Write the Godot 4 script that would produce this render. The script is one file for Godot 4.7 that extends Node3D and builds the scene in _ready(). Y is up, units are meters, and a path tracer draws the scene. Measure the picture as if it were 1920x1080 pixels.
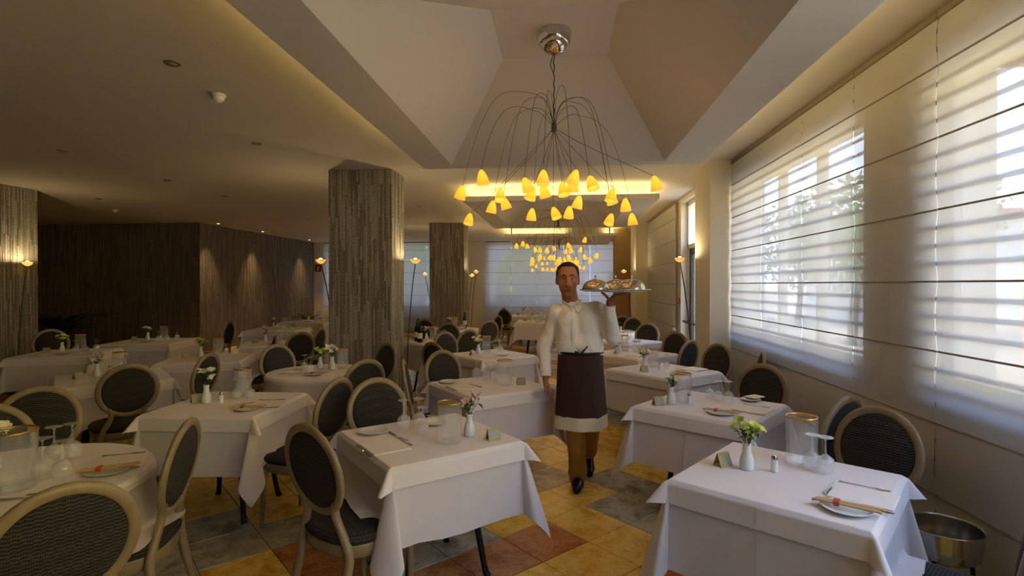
extends Node3D
# A hotel dining room. Room frame used below: x to the right, y up, f forward (f = -z), metres, camera above the origin.

const CAM_H := 1.593
const CEIL := 3.05
const SOFFIT := 2.813
const WALL_R := 2.03
const SHADE_X := 1.98
const END_F := 17.6

var rng := RandomNumberGenerator.new()
var M := {}
var mesh_cache := {}
var taken := {}


func _ready() -> void:
	rng.seed = 7
	make_camera_and_light()
	make_materials()
	build_shell()
	build_ceiling()
	build_columns()
	build_windows()
	build_outside()
	build_furniture()
	build_waiter()
	build_lamps()
	build_small()


func make_camera_and_light() -> void:
	var cam := Camera3D.new()
	cam.name = "camera"
	cam.fov = rad_to_deg(2.0 * atan(540.0 / 1000.0))
	cam.near = 0.05
	cam.far = 200.0
	add_child(cam)
	cam.position = Vector3(0, CAM_H, 0)
	cam.rotation = Vector3(-0.006, atan2(92.0, 1000.0), 0)
	cam.current = true
	var env := Environment.new()
	env.background_mode = Environment.BG_SKY
	var sky := Sky.new()
	var sm := ProceduralSkyMaterial.new()
	sm.sky_top_color = Color(0.60, 0.73, 0.95)
	sm.sky_horizon_color = Color(0.85, 0.92, 1.0)
	sm.ground_horizon_color = Color(0.75, 0.76, 0.76)
	sm.ground_bottom_color = Color(0.45, 0.44, 0.42)
	sky.sky_material = sm
	env.sky = sky
	env.background_energy_multiplier = 8.5
	env.tonemap_mode = Environment.TONE_MAPPER_LINEAR
	env.tonemap_exposure = 1.55
	env.sdfgi_enabled = true
	env.ssao_enabled = true
	env.ssil_enabled = true
	var we := WorldEnvironment.new()
	we.name = "world_environment"
	we.environment = env
	add_child(we)
	# the sun stands behind the building and lights the house across the yard
	var sun := DirectionalLight3D.new()
	sun.name = "sun"
	sun.light_color = Color(1.0, 0.95, 0.85)
	sun.light_energy = 5.0
	sun.light_angular_distance = 0.6
	sun.shadow_enabled = true
	add_child(sun)
	sun.look_at_from_position(Vector3(-6, 9, 2), Vector3.ZERO)


# ---------------------------------------------------------------- mesh building
class MB:
	var v := PackedVector3Array()
	var uv := PackedVector2Array()
	var ix := PackedInt32Array()
	var xf := Transform3D.IDENTITY

	func p(a: Vector3, t := Vector2.ZERO) -> int:
		v.append(xf * a)
		uv.append(t)
		return v.size() - 1

	func tri(a: int, b: int, c: int) -> void:  # counter-clockwise seen from outside
		ix.append(a)
		ix.append(c)
		ix.append(b)

	func quad(a: Vector3, b: Vector3, c: Vector3, d: Vector3) -> void:
		var k := p(a, Vector2(0, 0))
		p(b, Vector2(1, 0))
		p(c, Vector2(1, 1))
		p(d, Vector2(0, 1))
		tri(k, k + 1, k + 2)
		tri(k, k + 2, k + 3)

	func face(pts: Array) -> void:  # flat convex polygon, counter-clockwise from outside
		var k := v.size()
		for q in pts:
			p(q)
		for i in range(1, pts.size() - 1):
			tri(k, k + i, k + i + 1)

	func box(lo: Vector3, hi: Vector3) -> void:
		var a := Vector3(minf(lo.x, hi.x), minf(lo.y, hi.y), minf(lo.z, hi.z))
		var b := Vector3(maxf(lo.x, hi.x), maxf(lo.y, hi.y), maxf(lo.z, hi.z))
		quad(Vector3(a.x, a.y, b.z), Vector3(b.x, a.y, b.z), Vector3(b.x, b.y, b.z), Vector3(a.x, b.y, b.z))
		quad(Vector3(b.x, a.y, a.z), Vector3(a.x, a.y, a.z), Vector3(a.x, b.y, a.z), Vector3(b.x, b.y, a.z))
		quad(Vector3(b.x, a.y, b.z), Vector3(b.x, a.y, a.z), Vector3(b.x, b.y, a.z), Vector3(b.x, b.y, b.z))
		quad(Vector3(a.x, a.y, a.z), Vector3(a.x, a.y, b.z), Vector3(a.x, b.y, b.z), Vector3(a.x, b.y, a.z))
		quad(Vector3(a.x, b.y, b.z), Vector3(b.x, b.y, b.z), Vector3(b.x, b.y, a.z), Vector3(a.x, b.y, a.z))
		quad(Vector3(a.x, a.y, a.z), Vector3(b.x, a.y, a.z), Vector3(b.x, a.y, b.z), Vector3(a.x, a.y, b.z))

	func bevel_box(lo: Vector3, hi: Vector3, e: float) -> void:
		var c := (lo + hi) * 0.5
		var h := ((hi - lo) * 0.5).abs()
		e = minf(e, minf(h.x, minf(h.y, h.z)) * 0.9)
		var ax := [Vector3(1, 0, 0), Vector3(0, 1, 0), Vector3(0, 0, 1)]
		for i in 3:
			for s in [-1.0, 1.0]:
				var n: Vector3 = ax[i] * s
				var u: Vector3 = ax[(i + 1) % 3]
				var w: Vector3 = ax[(i + 2) % 3]
				if s < 0:
					var t := u
					u = w
					w = t
				var hu: float = absf(u.dot(h)) - e
				var hw: float = absf(w.dot(h)) - e
				var o: Vector3 = c + n * absf(n.dot(h))
				quad(o - u * hu - w * hw, o + u * hu - w * hw, o + u * hu + w * hw, o - u * hu + w * hw)
		for i in 3:
			var a: Vector3 = ax[i]
			var u: Vector3 = ax[(i + 1) % 3]
			var w: Vector3 = ax[(i + 2) % 3]
			var ha: float = absf(a.dot(h)) - e
			for su in [-1.0, 1.0]:
				for sw in [-1.0, 1.0]:
					var p1: Vector3 = c + u * su * absf(u.dot(h)) + w * sw * (absf(w.dot(h)) - e)
					var p2: Vector3 = c + u * su * (absf(u.dot(h)) - e) + w * sw * absf(w.dot(h))
					if su * sw > 0:
						quad(p1 - a * ha, p2 - a * ha, p2 + a * ha, p1 + a * ha) if _ccw(p1 - a * ha, p2 - a * ha, p2 + a * ha, c) else quad(p1 + a * ha, p2 + a * ha, p2 - a * ha, p1 - a * ha)
					else:
						quad(p1 + a * ha, p2 + a * ha, p2 - a * ha, p1 - a * ha) if _ccw(p1 + a * ha, p2 + a * ha, p2 - a * ha, c) else quad(p1 - a * ha, p2 - a * ha, p2 + a * ha, p1 + a * ha)
		for sx in [-1.0, 1.0]:
			for sy in [-1.0, 1.0]:
				for sz in [-1.0, 1.0]:
					var q := Vector3(sx * h.x, sy * h.y, sz * h.z)
					var a := c + q - Vector3(0, sy * e, sz * e)
					var b := c + q - Vector3(sx * e, 0, sz * e)
					var d := c + q - Vector3(sx * e, sy * e, 0)
					if _ccw(a, b, d, c):
						face([a, b, d])
					else:
						face([a, d, b])

	func _ccw(a: Vector3, b: Vector3, d: Vector3, c: Vector3) -> bool:
		return (b - a).cross(d - a).dot((a + b + d) / 3.0 - c) > 0

	# profile: array of [radius, y], from bottom to top on the outside; a repeated point makes a crease
	func lathe(profile: Array, seg := 20, close_top := false, close_bottom := false) -> void:
		var rows := []
		for j in profile.size():
			var row := []
			for i in seg + 1:
				var a := TAU * i / seg
				row.append(p(Vector3(cos(a) * profile[j][0], profile[j][1], -sin(a) * profile[j][0]), Vector2(float(i) / seg, float(j) / maxf(1, profile.size() - 1))))
			rows.append(row)
		for j in profile.size() - 1:
			if profile[j] == profile[j + 1]:
				continue
			for i in seg:
				tri(rows[j][i], rows[j][i + 1], rows[j + 1][i + 1])
				tri(rows[j][i], rows[j + 1][i + 1], rows[j + 1][i])
		if close_top:
			var q: Array = profile[-1]
			var k := p(Vector3(0, q[1], 0))
			var ring := []
			for i in seg:
				var a := TAU * i / seg
				ring.append(p(Vector3(cos(a) * q[0], q[1], -sin(a) * q[0])))
			for i in seg:
				tri(k, ring[i], ring[(i + 1) % seg])
		if close_bottom:
			var q: Array = profile[0]
			var k := p(Vector3(0, q[1], 0))
			var ring := []
			for i in seg:
				var a := TAU * i / seg
				ring.append(p(Vector3(cos(a) * q[0], q[1], -sin(a) * q[0])))
			for i in seg:
				tri(k, ring[(i + 1) % seg], ring[i])

	# a tube along points; radius is a number or an array; flat squeezes the section across 'side'
	func tube(pts: Array, radius, sides := 8, closed := false, squeeze := 1.0, side := Vector3.ZERO) -> void:
		var n := pts.size()
		var rows := []
		var up := Vector3.ZERO
		for i in n:
			var t: Vector3
			if closed:
				t = pts[(i + 1) % n] - pts[(i - 1 + n) % n]
			else:
				t = pts[mini(i + 1, n - 1)] - pts[maxi(i - 1, 0)]
			t = t.normalized()
			if side != Vector3.ZERO:
				up = (side - t * side.dot(t)).normalized()
			elif up == Vector3.ZERO:
				up = t.cross(Vector3.UP if absf(t.y) < 0.9 else Vector3.RIGHT).normalized()
			else:
				up = (up - t * up.dot(t)).normalized()
			var w := t.cross(up)
			var r: float = radius[i] if radius is Array else radius
			var row := []
			for s in sides:
				var a := TAU * s / sides
				row.append(p(pts[i] + up * cos(a) * r * squeeze + w * sin(a) * r, Vector2(float(s) / sides, float(i) / n)))
			rows.append(row)
		for i in (n if closed else n - 1):
			var A: Array = rows[i]
			var B: Array = rows[(i + 1) % n]
			for s in sides:
				var s2 := (s + 1) % sides
				tri(A[s], A[s2], B[s2])
				tri(A[s], B[s2], B[s])
		if not closed:
			for e in 2:
				var row: Array = rows[0] if e == 0 else rows[n - 1]
				var ring := []
				for s in sides:
					ring.append(v[row[s]])
				var k := v.size()
				for q in ring:
					v.append(q)
					uv.append(Vector2.ZERO)
				for s in range(1, sides - 1):
					if e == 0:
						tri(k, k + s + 1, k + s)
					else:
						tri(k, k + s, k + s + 1)

	# a solid from stacked closed outlines (arrays of points of one length, counter-clockwise from above, bottom to top)
	func loft(rings: Array, cap_bottom := true, cap_top := true) -> void:
		var rows := []
		for ring in rings:
			var row := []
			for i in ring.size():
				row.append(p(ring[i], Vector2(float(i) / ring.size(), 0)))
			rows.append(row)
		for j in rows.size() - 1:
			var n: int = rows[j].size()
			for i in n:
				var i2 := (i + 1) % n
				tri(rows[j][i], rows[j][i2], rows[j + 1][i2])
				tri(rows[j][i], rows[j + 1][i2], rows[j + 1][i])
		if cap_bottom:
			_cap(rings[0], true)
		if cap_top:
			_cap(rings[-1], false)

	func _cap(ring: Array, down: bool) -> void:
		var c := Vector3.ZERO
		for q in ring:
			c += q
		var k := p(c / ring.size())
		var ids := []
		for q in ring:
			ids.append(p(q))
		for i in ids.size():
			if down:
				tri(k, ids[(i + 1) % ids.size()], ids[i])
			else:
				tri(k, ids[i], ids[(i + 1) % ids.size()])

	func grid(rows: Array, uvs := []) -> void:  # rows of points; counter-clockwise when columns run right and rows run up
		var ids := []
		for j in rows.size():
			var row := []
			for i in rows[j].size():
				row.append(p(rows[j][i], uvs[j][i] if uvs.size() else Vector2(float(i) / maxf(1, rows[j].size() - 1), float(j) / maxf(1, rows.size() - 1))))
			ids.append(row)
		for j in ids.size() - 1:
			for i in ids[j].size() - 1:
				tri(ids[j][i], ids[j][i + 1], ids[j + 1][i + 1])
				tri(ids[j][i], ids[j + 1][i + 1], ids[j + 1][i])

	func normals() -> PackedVector3Array:
		var n := PackedVector3Array()
		n.resize(v.size())
		for k in range(0, ix.size(), 3):
			var a := ix[k]
			var b := ix[k + 2]
			var c := ix[k + 1]
			var f := (v[b] - v[a]).cross(v[c] - v[a])
			n[a] += f
			n[b] += f
			n[c] += f
		for k in n.size():
			n[k] = n[k].normalized() if n[k].length_squared() > 1e-20 else Vector3.UP
		return n

	func mesh() -> ArrayMesh:
		var m := ArrayMesh.new()
		add_to(m)
		return m

	func add_to(m: ArrayMesh) -> void:
		var arr := []
		arr.resize(Mesh.ARRAY_MAX)
		arr[Mesh.ARRAY_VERTEX] = v
		arr[Mesh.ARRAY_NORMAL] = normals()
		arr[Mesh.ARRAY_TEX_UV] = uv
		arr[Mesh.ARRAY_INDEX] = ix
		m.add_surface_from_arrays(Mesh.PRIMITIVE_TRIANGLES, arr)


func G(x: float, y: float, f: float) -> Vector3:
	return Vector3(x, y, -f)


# the room-frame point where a pixel's ray meets the height h (for things that stand on the floor or on a table)
func at_h(px: float, py: float, h: float) -> Vector3:
	var u := (px - 960.0) / 1000.0
	var w := (534.0 - py) / 1000.0
	var yaw := atan2(92.0, 1000.0)
	var t := (h - CAM_H) / w
	return G((u * cos(yaw) - sin(yaw)) * t, h, (u * sin(yaw) + cos(yaw)) * t)


func numbered(called: String) -> String:
	var k: int = taken.get(called, 0)
	taken[called] = k + 1
	return called if k == 0 else "%s_%03d" % [called, k]


func tag(o: Node, label: String, category: String, group := "", kind := "") -> Node:
	if label:
		o.set_meta("label", label)
	if category:
		o.set_meta("category", category)
	if group:
		o.set_meta("group", group)
	if kind:
		o.set_meta("kind", kind)
	return o


func thing(called: String, label: String, category: String, at := Vector3.ZERO, turn := 0.0, group := "") -> Node3D:
	var o := Node3D.new()
	o.name = numbered(called)
	add_child(o)
	o.position = at
	o.rotation.y = turn
	tag(o, label, category, group)
	return o


func part(called: String, m: Mesh, mat: Material, parent: Node, at := Vector3.ZERO, rot := Vector3.ZERO) -> MeshInstance3D:
	var o := MeshInstance3D.new()
	o.mesh = m
	o.material_override = mat
	o.position = at
	o.rotation = rot
	o.cast_shadow = GeometryInstance3D.SHADOW_CASTING_SETTING_ON
	if parent == self:
		o.name = numbered(called)
		add_child(o)
	else:
		o.name = called
		parent.add_child(o, true)
	return o


func struct(called: String, m: Mesh, mat: Material, label: String) -> MeshInstance3D:
	var o := part(called, m, mat, self)
	tag(o, label, "", "", "structure")
	return o


func boxes(list: Array) -> ArrayMesh:  # list of [x0, x1, y0, y1, f0, f1]
	var b := MB.new()
	for q in list:
		b.box(G(q[0], q[2], q[4]), G(q[1], q[3], q[5]))
	return b.mesh()


func cached(key: String, make: Callable) -> Mesh:
	if not mesh_cache.has(key):
		mesh_cache[key] = make.call()
	return mesh_cache[key]


# ---------------------------------------------------------------- materials
func mat(c: Color, rough := 0.8, metal := 0.0) -> StandardMaterial3D:
	var m := StandardMaterial3D.new()
	m.albedo_color = c
	m.roughness = rough
	m.metallic = metal
	return m


func glass(c: Color, alpha: float) -> StandardMaterial3D:
	var m := mat(Color(c.r, c.g, c.b, alpha), 0.04)
	m.transparency = BaseMaterial3D.TRANSPARENCY_ALPHA
	return m


func glow(c: Color, e: float, base := Color(0.9, 0.85, 0.7)) -> StandardMaterial3D:
	var m := mat(base, 0.5)
	m.emission_enabled = true
	m.emission = c
	m.emission_energy_multiplier = e
	return m


func noise_image(size: int, freq: float, seed_: int, octaves := 4, warp := 0.0) -> PackedByteArray:
	var n := FastNoiseLite.new()
	n.seed = seed_
	n.noise_type = FastNoiseLite.TYPE_SIMPLEX_SMOOTH
	n.frequency = freq
	n.fractal_octaves = octaves
	if warp > 0:
		n.domain_warp_enabled = true
		n.domain_warp_amplitude = warp
		n.domain_warp_frequency = freq * 0.8
	var im := n.get_seamless_image(size, size)
	im.convert(Image.FORMAT_L8)
	return im.get_data()


# two noises mixed into a ramp of colours, with veins where the second noise is near its middle
func marble(size: int, stops: Array, vein: Color, vein_share: float, seed_: int) -> ImageTexture:
	var a := noise_image(size, 0.012, seed_, 5, 40.0)
	var b := noise_image(size, 0.02, seed_ + 9, 4, 60.0)
	var d := noise_image(size, 0.11, seed_ + 21, 3)
	var out := PackedByteArray()
	out.resize(size * size * 3)
	for k in size * size:
		var t := clampf((a[k] / 255.0 - 0.2) / 0.6 * 0.75 + d[k] / 255.0 * 0.25, 0, 0.9999) * (stops.size() - 1)
		var i := int(t)
		var c: Color = (stops[i] as Color).lerp(stops[i + 1], t - i)
		var near := 1.0 - clampf(absf(b[k] / 255.0 - 0.5) / 0.05, 0, 1)
		c = c.lerp(vein, near * vein_share)
		out[k * 3] = int(c.r * 255)
		out[k * 3 + 1] = int(c.g * 255)
		out[k * 3 + 2] = int(c.b * 255)
	return ImageTexture.create_from_image(Image.create_from_data(size, size, false, Image.FORMAT_RGB8, out))


func grain(size: int, c0: Color, c1: Color, freq: float, seed_: int, stretch := 1) -> ImageTexture:
	var a := noise_image(size, freq, seed_, 4)
	var out := PackedByteArray()
	out.resize(size * size * 3)
	for y in size:
		for x in size:
			var k := y * size + x
			var s := (y / stretch) * size + x
			var c := c0.lerp(c1, a[s] / 255.0)
			out[k * 3] = int(c.r * 255)
			out[k * 3 + 1] = int(c.g * 255)
			out[k * 3 + 2] = int(c.b * 255)
	return ImageTexture.create_from_image(Image.create_from_data(size, size, false, Image.FORMAT_RGB8, out))


func striped_cloth() -> ImageTexture:  # dark weave with thin wavy light threads
	var size := 256
	var out := PackedByteArray()
	out.resize(size * size * 3)
	var dark := Color(0.115, 0.11, 0.105)
	var light := Color(0.40, 0.375, 0.32)
	for y in size:
		for x in size:
			var w := y + 2.2 * sin(TAU * x / 32.0)
			var s := fposmod(w, 16.0)
			var k := 1.0 if s < 4.0 else 0.0
			var c := dark.lerp(light, k * (0.75 + 0.25 * sin(TAU * x / 8.0)))
			var q := (y * size + x) * 3
			out[q] = int(c.r * 255)
			out[q + 1] = int(c.g * 255)
			out[q + 2] = int(c.b * 255)
	return ImageTexture.create_from_image(Image.create_from_data(size, size, false, Image.FORMAT_RGB8, out))


func textured(t: Texture2D, scale: float, rough: float, world := true) -> StandardMaterial3D:
	var m := mat(Color.WHITE, rough)
	m.albedo_texture = t
	m.uv1_triplanar = true
	m.uv1_world_triplanar = world
	m.uv1_scale = Vector3.ONE * scale
	return m


func make_materials() -> void:
	M.plaster = mat(Color(0.77, 0.755, 0.725), 0.9)
	M.ceiling = mat(Color(0.82, 0.79, 0.73), 0.9)
	M.cream_wall = mat(Color(0.87, 0.84, 0.77), 0.85)
	M.low_bounce_brown = mat(Color(0.40, 0.30, 0.21), 0.7)
	M.headrail = mat(Color(0.50, 0.46, 0.40), 0.7)
	M.white_paint = mat(Color(0.88, 0.87, 0.84), 0.5)
	M.tan_wall = mat(Color(0.66, 0.55, 0.38), 0.85)
	M.stone = []
	for k in 4:
		var g: Color = [Color(0.65, 0.62, 0.55), Color(0.57, 0.54, 0.47), Color(0.72, 0.69, 0.62), Color(0.50, 0.47, 0.41)][k]
		M.stone.append(textured(grain(128, g.darkened(0.25), g.lightened(0.18), 0.05, 30 + k), 6.0, 0.85))
	M.dark_stone = []
	for k in 3:
		var g: Color = [Color(0.48, 0.42, 0.34), Color(0.42, 0.37, 0.30), Color(0.53, 0.46, 0.37)][k]
		M.dark_stone.append(textured(grain(128, g.darkened(0.3), g.lightened(0.15), 0.05, 40 + k), 6.0, 0.8))
	M.joint = mat(Color(0.25, 0.23, 0.19), 0.95)
	M.dark_joint = mat(Color(0.13, 0.11, 0.09), 0.95)
	M.tile = [
		textured(marble(256, [Color(0.84, 0.65, 0.22), Color(0.95, 0.77, 0.32), Color(0.97, 0.84, 0.45), Color(0.90, 0.70, 0.27)], Color(0.68, 0.48, 0.18), 0.45, 3), 1.1, 0.22),
		textured(marble(256, [Color(0.62, 0.38, 0.20), Color(0.74, 0.48, 0.26), Color(0.80, 0.56, 0.33), Color(0.66, 0.41, 0.21)], Color(0.52, 0.29, 0.15), 0.5, 5), 1.1, 0.22),
		textured(marble(256, [Color(0.50, 0.49, 0.42), Color(0.66, 0.64, 0.55), Color(0.74, 0.71, 0.61), Color(0.58, 0.55, 0.47)], Color(0.86, 0.82, 0.70), 0.6, 8), 1.1, 0.22),
	]
	M.grout = mat(Color(0.35, 0.27, 0.16), 0.8)
	M.cloth = mat(Color(0.84, 0.81, 0.80), 0.95)
	M.cloth.rim_enabled = true
	M.cloth.rim = 0.3
	M.overlay = mat(Color(0.90, 0.87, 0.86), 0.95)
	M.overlay.rim_enabled = true
	M.overlay.rim = 0.3
	M.napkin = mat(Color(0.92, 0.89, 0.86), 0.95)
	var wood := textured(grain(128, Color(0.52, 0.45, 0.33), Color(0.60, 0.53, 0.41), 0.03, 60, 4), 3.0, 0.38, false)
	M.frame_wood = wood
	M.pad = textured(striped_cloth(), 5.0, 0.95, false)
	M.black_metal = mat(Color(0.035, 0.033, 0.03), 0.45)
	M.table_wood = mat(Color(0.42, 0.30, 0.18), 0.6)
	M.sheer = mat(Color(0.80, 0.81, 0.82, 0.89), 0.95)
	M.sheer.transparency = BaseMaterial3D.TRANSPARENCY_ALPHA
	M.sheer.cull_mode = BaseMaterial3D.CULL_DISABLED
	M.sheer.backlight_enabled = true
	M.sheer.backlight = Color(0.60, 0.62, 0.65)
	M.pocket = mat(Color(0.62, 0.61, 0.60, 0.45), 0.95)
	M.pocket.transparency = BaseMaterial3D.TRANSPARENCY_ALPHA
	M.pocket.cull_mode = BaseMaterial3D.CULL_DISABLED
	M.rod = mat(Color(0.60, 0.57, 0.52), 0.8)
	M.clip = mat(Color(0.30, 0.29, 0.28), 0.6)
	M.pane = glass(Color(0.93, 0.96, 0.97), 0.08)
	M.glass = glass(Color(0.95, 0.96, 0.97), 0.15)
	M.cooler = glass(Color(0.92, 0.94, 0.95), 0.07)
	M.gold = mat(Color(0.83, 0.66, 0.32), 0.25, 1.0)
	M.steel = mat(Color(0.72, 0.70, 0.66), 0.22, 1.0)
	M.silver = mat(Color(0.80, 0.79, 0.76), 0.18, 1.0)
	M.chrome = mat(Color(0.85, 0.85, 0.85), 0.05, 1.0)
	M.porcelain = mat(Color(0.88, 0.89, 0.88), 0.2)
	M.leaf = mat(Color(0.16, 0.30, 0.09), 0.6)
	M.leaf.backlight_enabled = true
	M.leaf.backlight = Color(0.25, 0.35, 0.1)
	M.petal_yellow = mat(Color(0.80, 0.84, 0.38), 0.7)
	M.petal_white = mat(Color(0.92, 0.90, 0.80), 0.7)
	M.petal_pink = mat(Color(0.90, 0.80, 0.78), 0.7)
	M.card_gold = mat(Color(0.70, 0.62, 0.40), 0.5)
	M.card_face = mat(Color(0.62, 0.66, 0.58), 0.35)
	M.wrap = mat(Color(0.80, 0.66, 0.44), 0.5)
	M.wrap_red = mat(Color(0.72, 0.25, 0.12), 0.5)
	M.salt = mat(Color(0.90, 0.90, 0.88), 0.7)
	M.lamp_tube = glow(Color(1.0, 0.86, 0.58), 2.5)
	M.lamp_shade = glow(Color(1.0, 0.66, 0.16), 0.55, Color(0.95, 0.82, 0.50))
	M.lamp_shade.backlight_enabled = true
	M.lamp_shade.backlight = Color(1.0, 0.85, 0.5)
	M.lamp_bulb = glow(Color(1.0, 0.88, 0.55), 5.0)
	M.head_bulb = glow(Color(1.0, 0.90, 0.68), 6.0)
	M.lamp_cup = mat(Color(0.9, 0.86, 0.76), 0.4)
	M.lamp_cup.backlight_enabled = true
	M.lamp_cup.backlight = Color(0.9, 0.8, 0.6)
	M.lens_dim = mat(Color(0.8, 0.8, 0.78), 0.1, 0.5)
	M.lens_lit = glow(Color(1.0, 0.9, 0.7), 4.0)
	M.wire = mat(Color(0.36, 0.32, 0.28), 0.4, 0.6)
	M.dark_frame = mat(Color(0.05, 0.07, 0.065), 0.4)
	M.red = mat(Color(0.62, 0.07, 0.05), 0.5)
	M.shirt = mat(Color(0.93, 0.91, 0.87), 0.9)
	M.apron = mat(Color(0.22, 0.13, 0.09), 0.9)
	M.apron_hem = mat(Color(0.88, 0.84, 0.72), 0.9)
	M.trousers = mat(Color(0.68, 0.50, 0.22), 0.9)
	M.skin = mat(Color(0.62, 0.41, 0.30), 0.6)
	M.skin.subsurf_scatter_enabled = true
	M.skin.subsurf_scatter_strength = 0.1
	M.hair = mat(Color(0.06, 0.045, 0.035), 0.7)
	M.shoe = mat(Color(0.03, 0.028, 0.026), 0.3)
	M.eye = mat(Color(0.62, 0.58, 0.54), 0.4)
	M.bottle = mat(Color(0.03, 0.05, 0.03), 0.12)
	M.iris = mat(Color(0.07, 0.045, 0.03), 0.2)
	M.lip = mat(Color(0.45, 0.22, 0.17), 0.6)
	M.yellow_house = mat(Color(0.92, 0.82, 0.48), 0.9)
	M.house_white = mat(Color(0.92, 0.91, 0.88), 0.9)
	M.house_grey = mat(Color(0.44, 0.45, 0.48), 0.9)
	M.roof_tile = mat(Color(0.62, 0.33, 0.22), 0.9)
	M.paving = mat(Color(0.66, 0.63, 0.58), 0.95)
	M.bark = mat(Color(0.25, 0.18, 0.12), 0.95)
	M.foliage = mat(Color(0.30, 0.42, 0.14), 0.8)
	M.foliage.backlight_enabled = true
	M.foliage.backlight = Color(0.3, 0.4, 0.12)
	M.dark_leaf = mat(Color(0.07, 0.12, 0.05), 0.6)
	M.terracotta = mat(Color(0.36, 0.22, 0.15), 0.8)


# ---------------------------------------------------------------- room shell
const PANELS := [[1.9, 5.53], [7.72, 11.5], [13.5, 16.4]]


func build_shell() -> void:
	struct("wall_left", boxes([[-12.85, -12.6, 0, 3.4, -5, 17.85]]), M.tan_wall, "dim tan side wall of the dining room")
	struct("wall_rear", boxes([[-12.85, 2.35, 0, 3.4, -5.25, -5]]), M.low_bounce_brown, "plain rear wall opposite the far windows, browned to cut bounced light")  # out-of-view wall; its dark brown is chosen to lower bounced light
	build_floor()


func build_floor() -> void:
	var floor_node := struct("floor", boxes([[-12.85, 2.35, -0.2, -0.004, -5.25, 17.85]]), M.grout, "diagonal marble tiled floor in ochre, rust and grey")
	var side := 0.385
	var gap := 0.002
	var variants := []
	for k in 3:
		var b := MB.new()
		var h := side * 0.5 - gap
		var c := 0.002
		b.quad(Vector3(-h + c, 0, h - c), Vector3(h - c, 0, h - c), Vector3(h - c, 0, -h + c), Vector3(-h + c, 0, -h + c))
		var o := [Vector3(-h, -0.004, h), Vector3(h, -0.004, h), Vector3(h, -0.004, -h), Vector3(-h, -0.004, -h)]
		var i := [Vector3(-h + c, 0, h - c), Vector3(h - c, 0, h - c), Vector3(h - c, 0, -h + c), Vector3(-h + c, 0, -h + c)]
		for e in 4:
			b.quad(o[e], o[(e + 1) % 4], i[(e + 1) % 4], i[e])
		variants.append(b.mesh())
	var known := {"0,0": 1, "-1,0": 1, "-1,1": 2, "2,0": 2, "0,2": 1, "-3,3": 2, "-4,3": 2, "-4,4": 2, "1,0": 0, "1,1": 0, "0,-1": 0, "1,-1": 0, "0,1": 0, "-1,-1": 0, "3,0": 2, "2,-1": 2, "1,2": 1, "2,1": 0, "-2,1": 2, "-2,0": 1, "-3,1": 1, "-3,2": 1, "-2,2": 1, "-4,2": 0, "2,2": 2, "3,1": 2}
	var rest := [MB.new(), MB.new(), MB.new()]
	var r2 := sqrt(0.5)
	var count := 0
	var near := []
	for iu in range(-40, 40):
		for iw in range(-20, 60):
			var u := 2.09 + (iu + 0.5) * side
			var w := 2.235 + (iw + 0.5) * side
			var x := (u - w) * r2
			var f := (u + w) * r2
			if x < -12.3 or x > 1.85 or f < -4.7 or f > 17.3:
				continue
			var key := "%d,%d" % [iu, iw]
			var h := hash(key) % 100
			var c := 0 if h < 45 else (1 if h < 72 else 2)
			if known.has(key):
				c = known[key]
			if x > -3.6 and x < 1.9 and f > 1.4 and f < 6.6:
				near.append([c, x, f])
			else:
				var b: MB = rest[c]
				var hh := (side * 0.5 - gap) / r2
				b.quad(G(x, 0, f - hh), G(x + hh, 0, f), G(x, 0, f + hh), G(x - hh, 0, f))
	for q in near:
		if count >= 300:
			break
		part("marble_tile", variants[q[0]], M.tile[q[0]], floor_node, G(q[1], 0, q[2]), Vector3(0, PI / 4, 0))
		count += 1
	var m := ArrayMesh.new()
	for k in 3:
		rest[k].add_to(m)
	var o := MeshInstance3D.new()
	o.name = "distant_tiles"
	o.mesh = m
	for k in 3:
		o.set_surface_override_material(k, M.tile[k])
	o.set_meta("kind", "stuff")
	floor_node.add_child(o, true)


func build_ceiling() -> void:
	var pieces := [[-12.85, -1.285, CEIL, 3.25, -5.25, 17.85], [1.236, 2.35, CEIL, 3.25, -5.25, 17.85]]
	var f := -5.25
	for q in PANELS:
		pieces.append([-1.285, 1.236, CEIL, 3.25, f, q[0] + 0.15])
		f = q[1] - 0.15
	pieces.append([-1.285, 1.236, CEIL, 3.25, f, 17.85])
	struct("ceiling", boxes(pieces), M.ceiling, "flat plaster ceiling washed by hidden cove light")
	for k in 3:
		build_panel(k)


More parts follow.
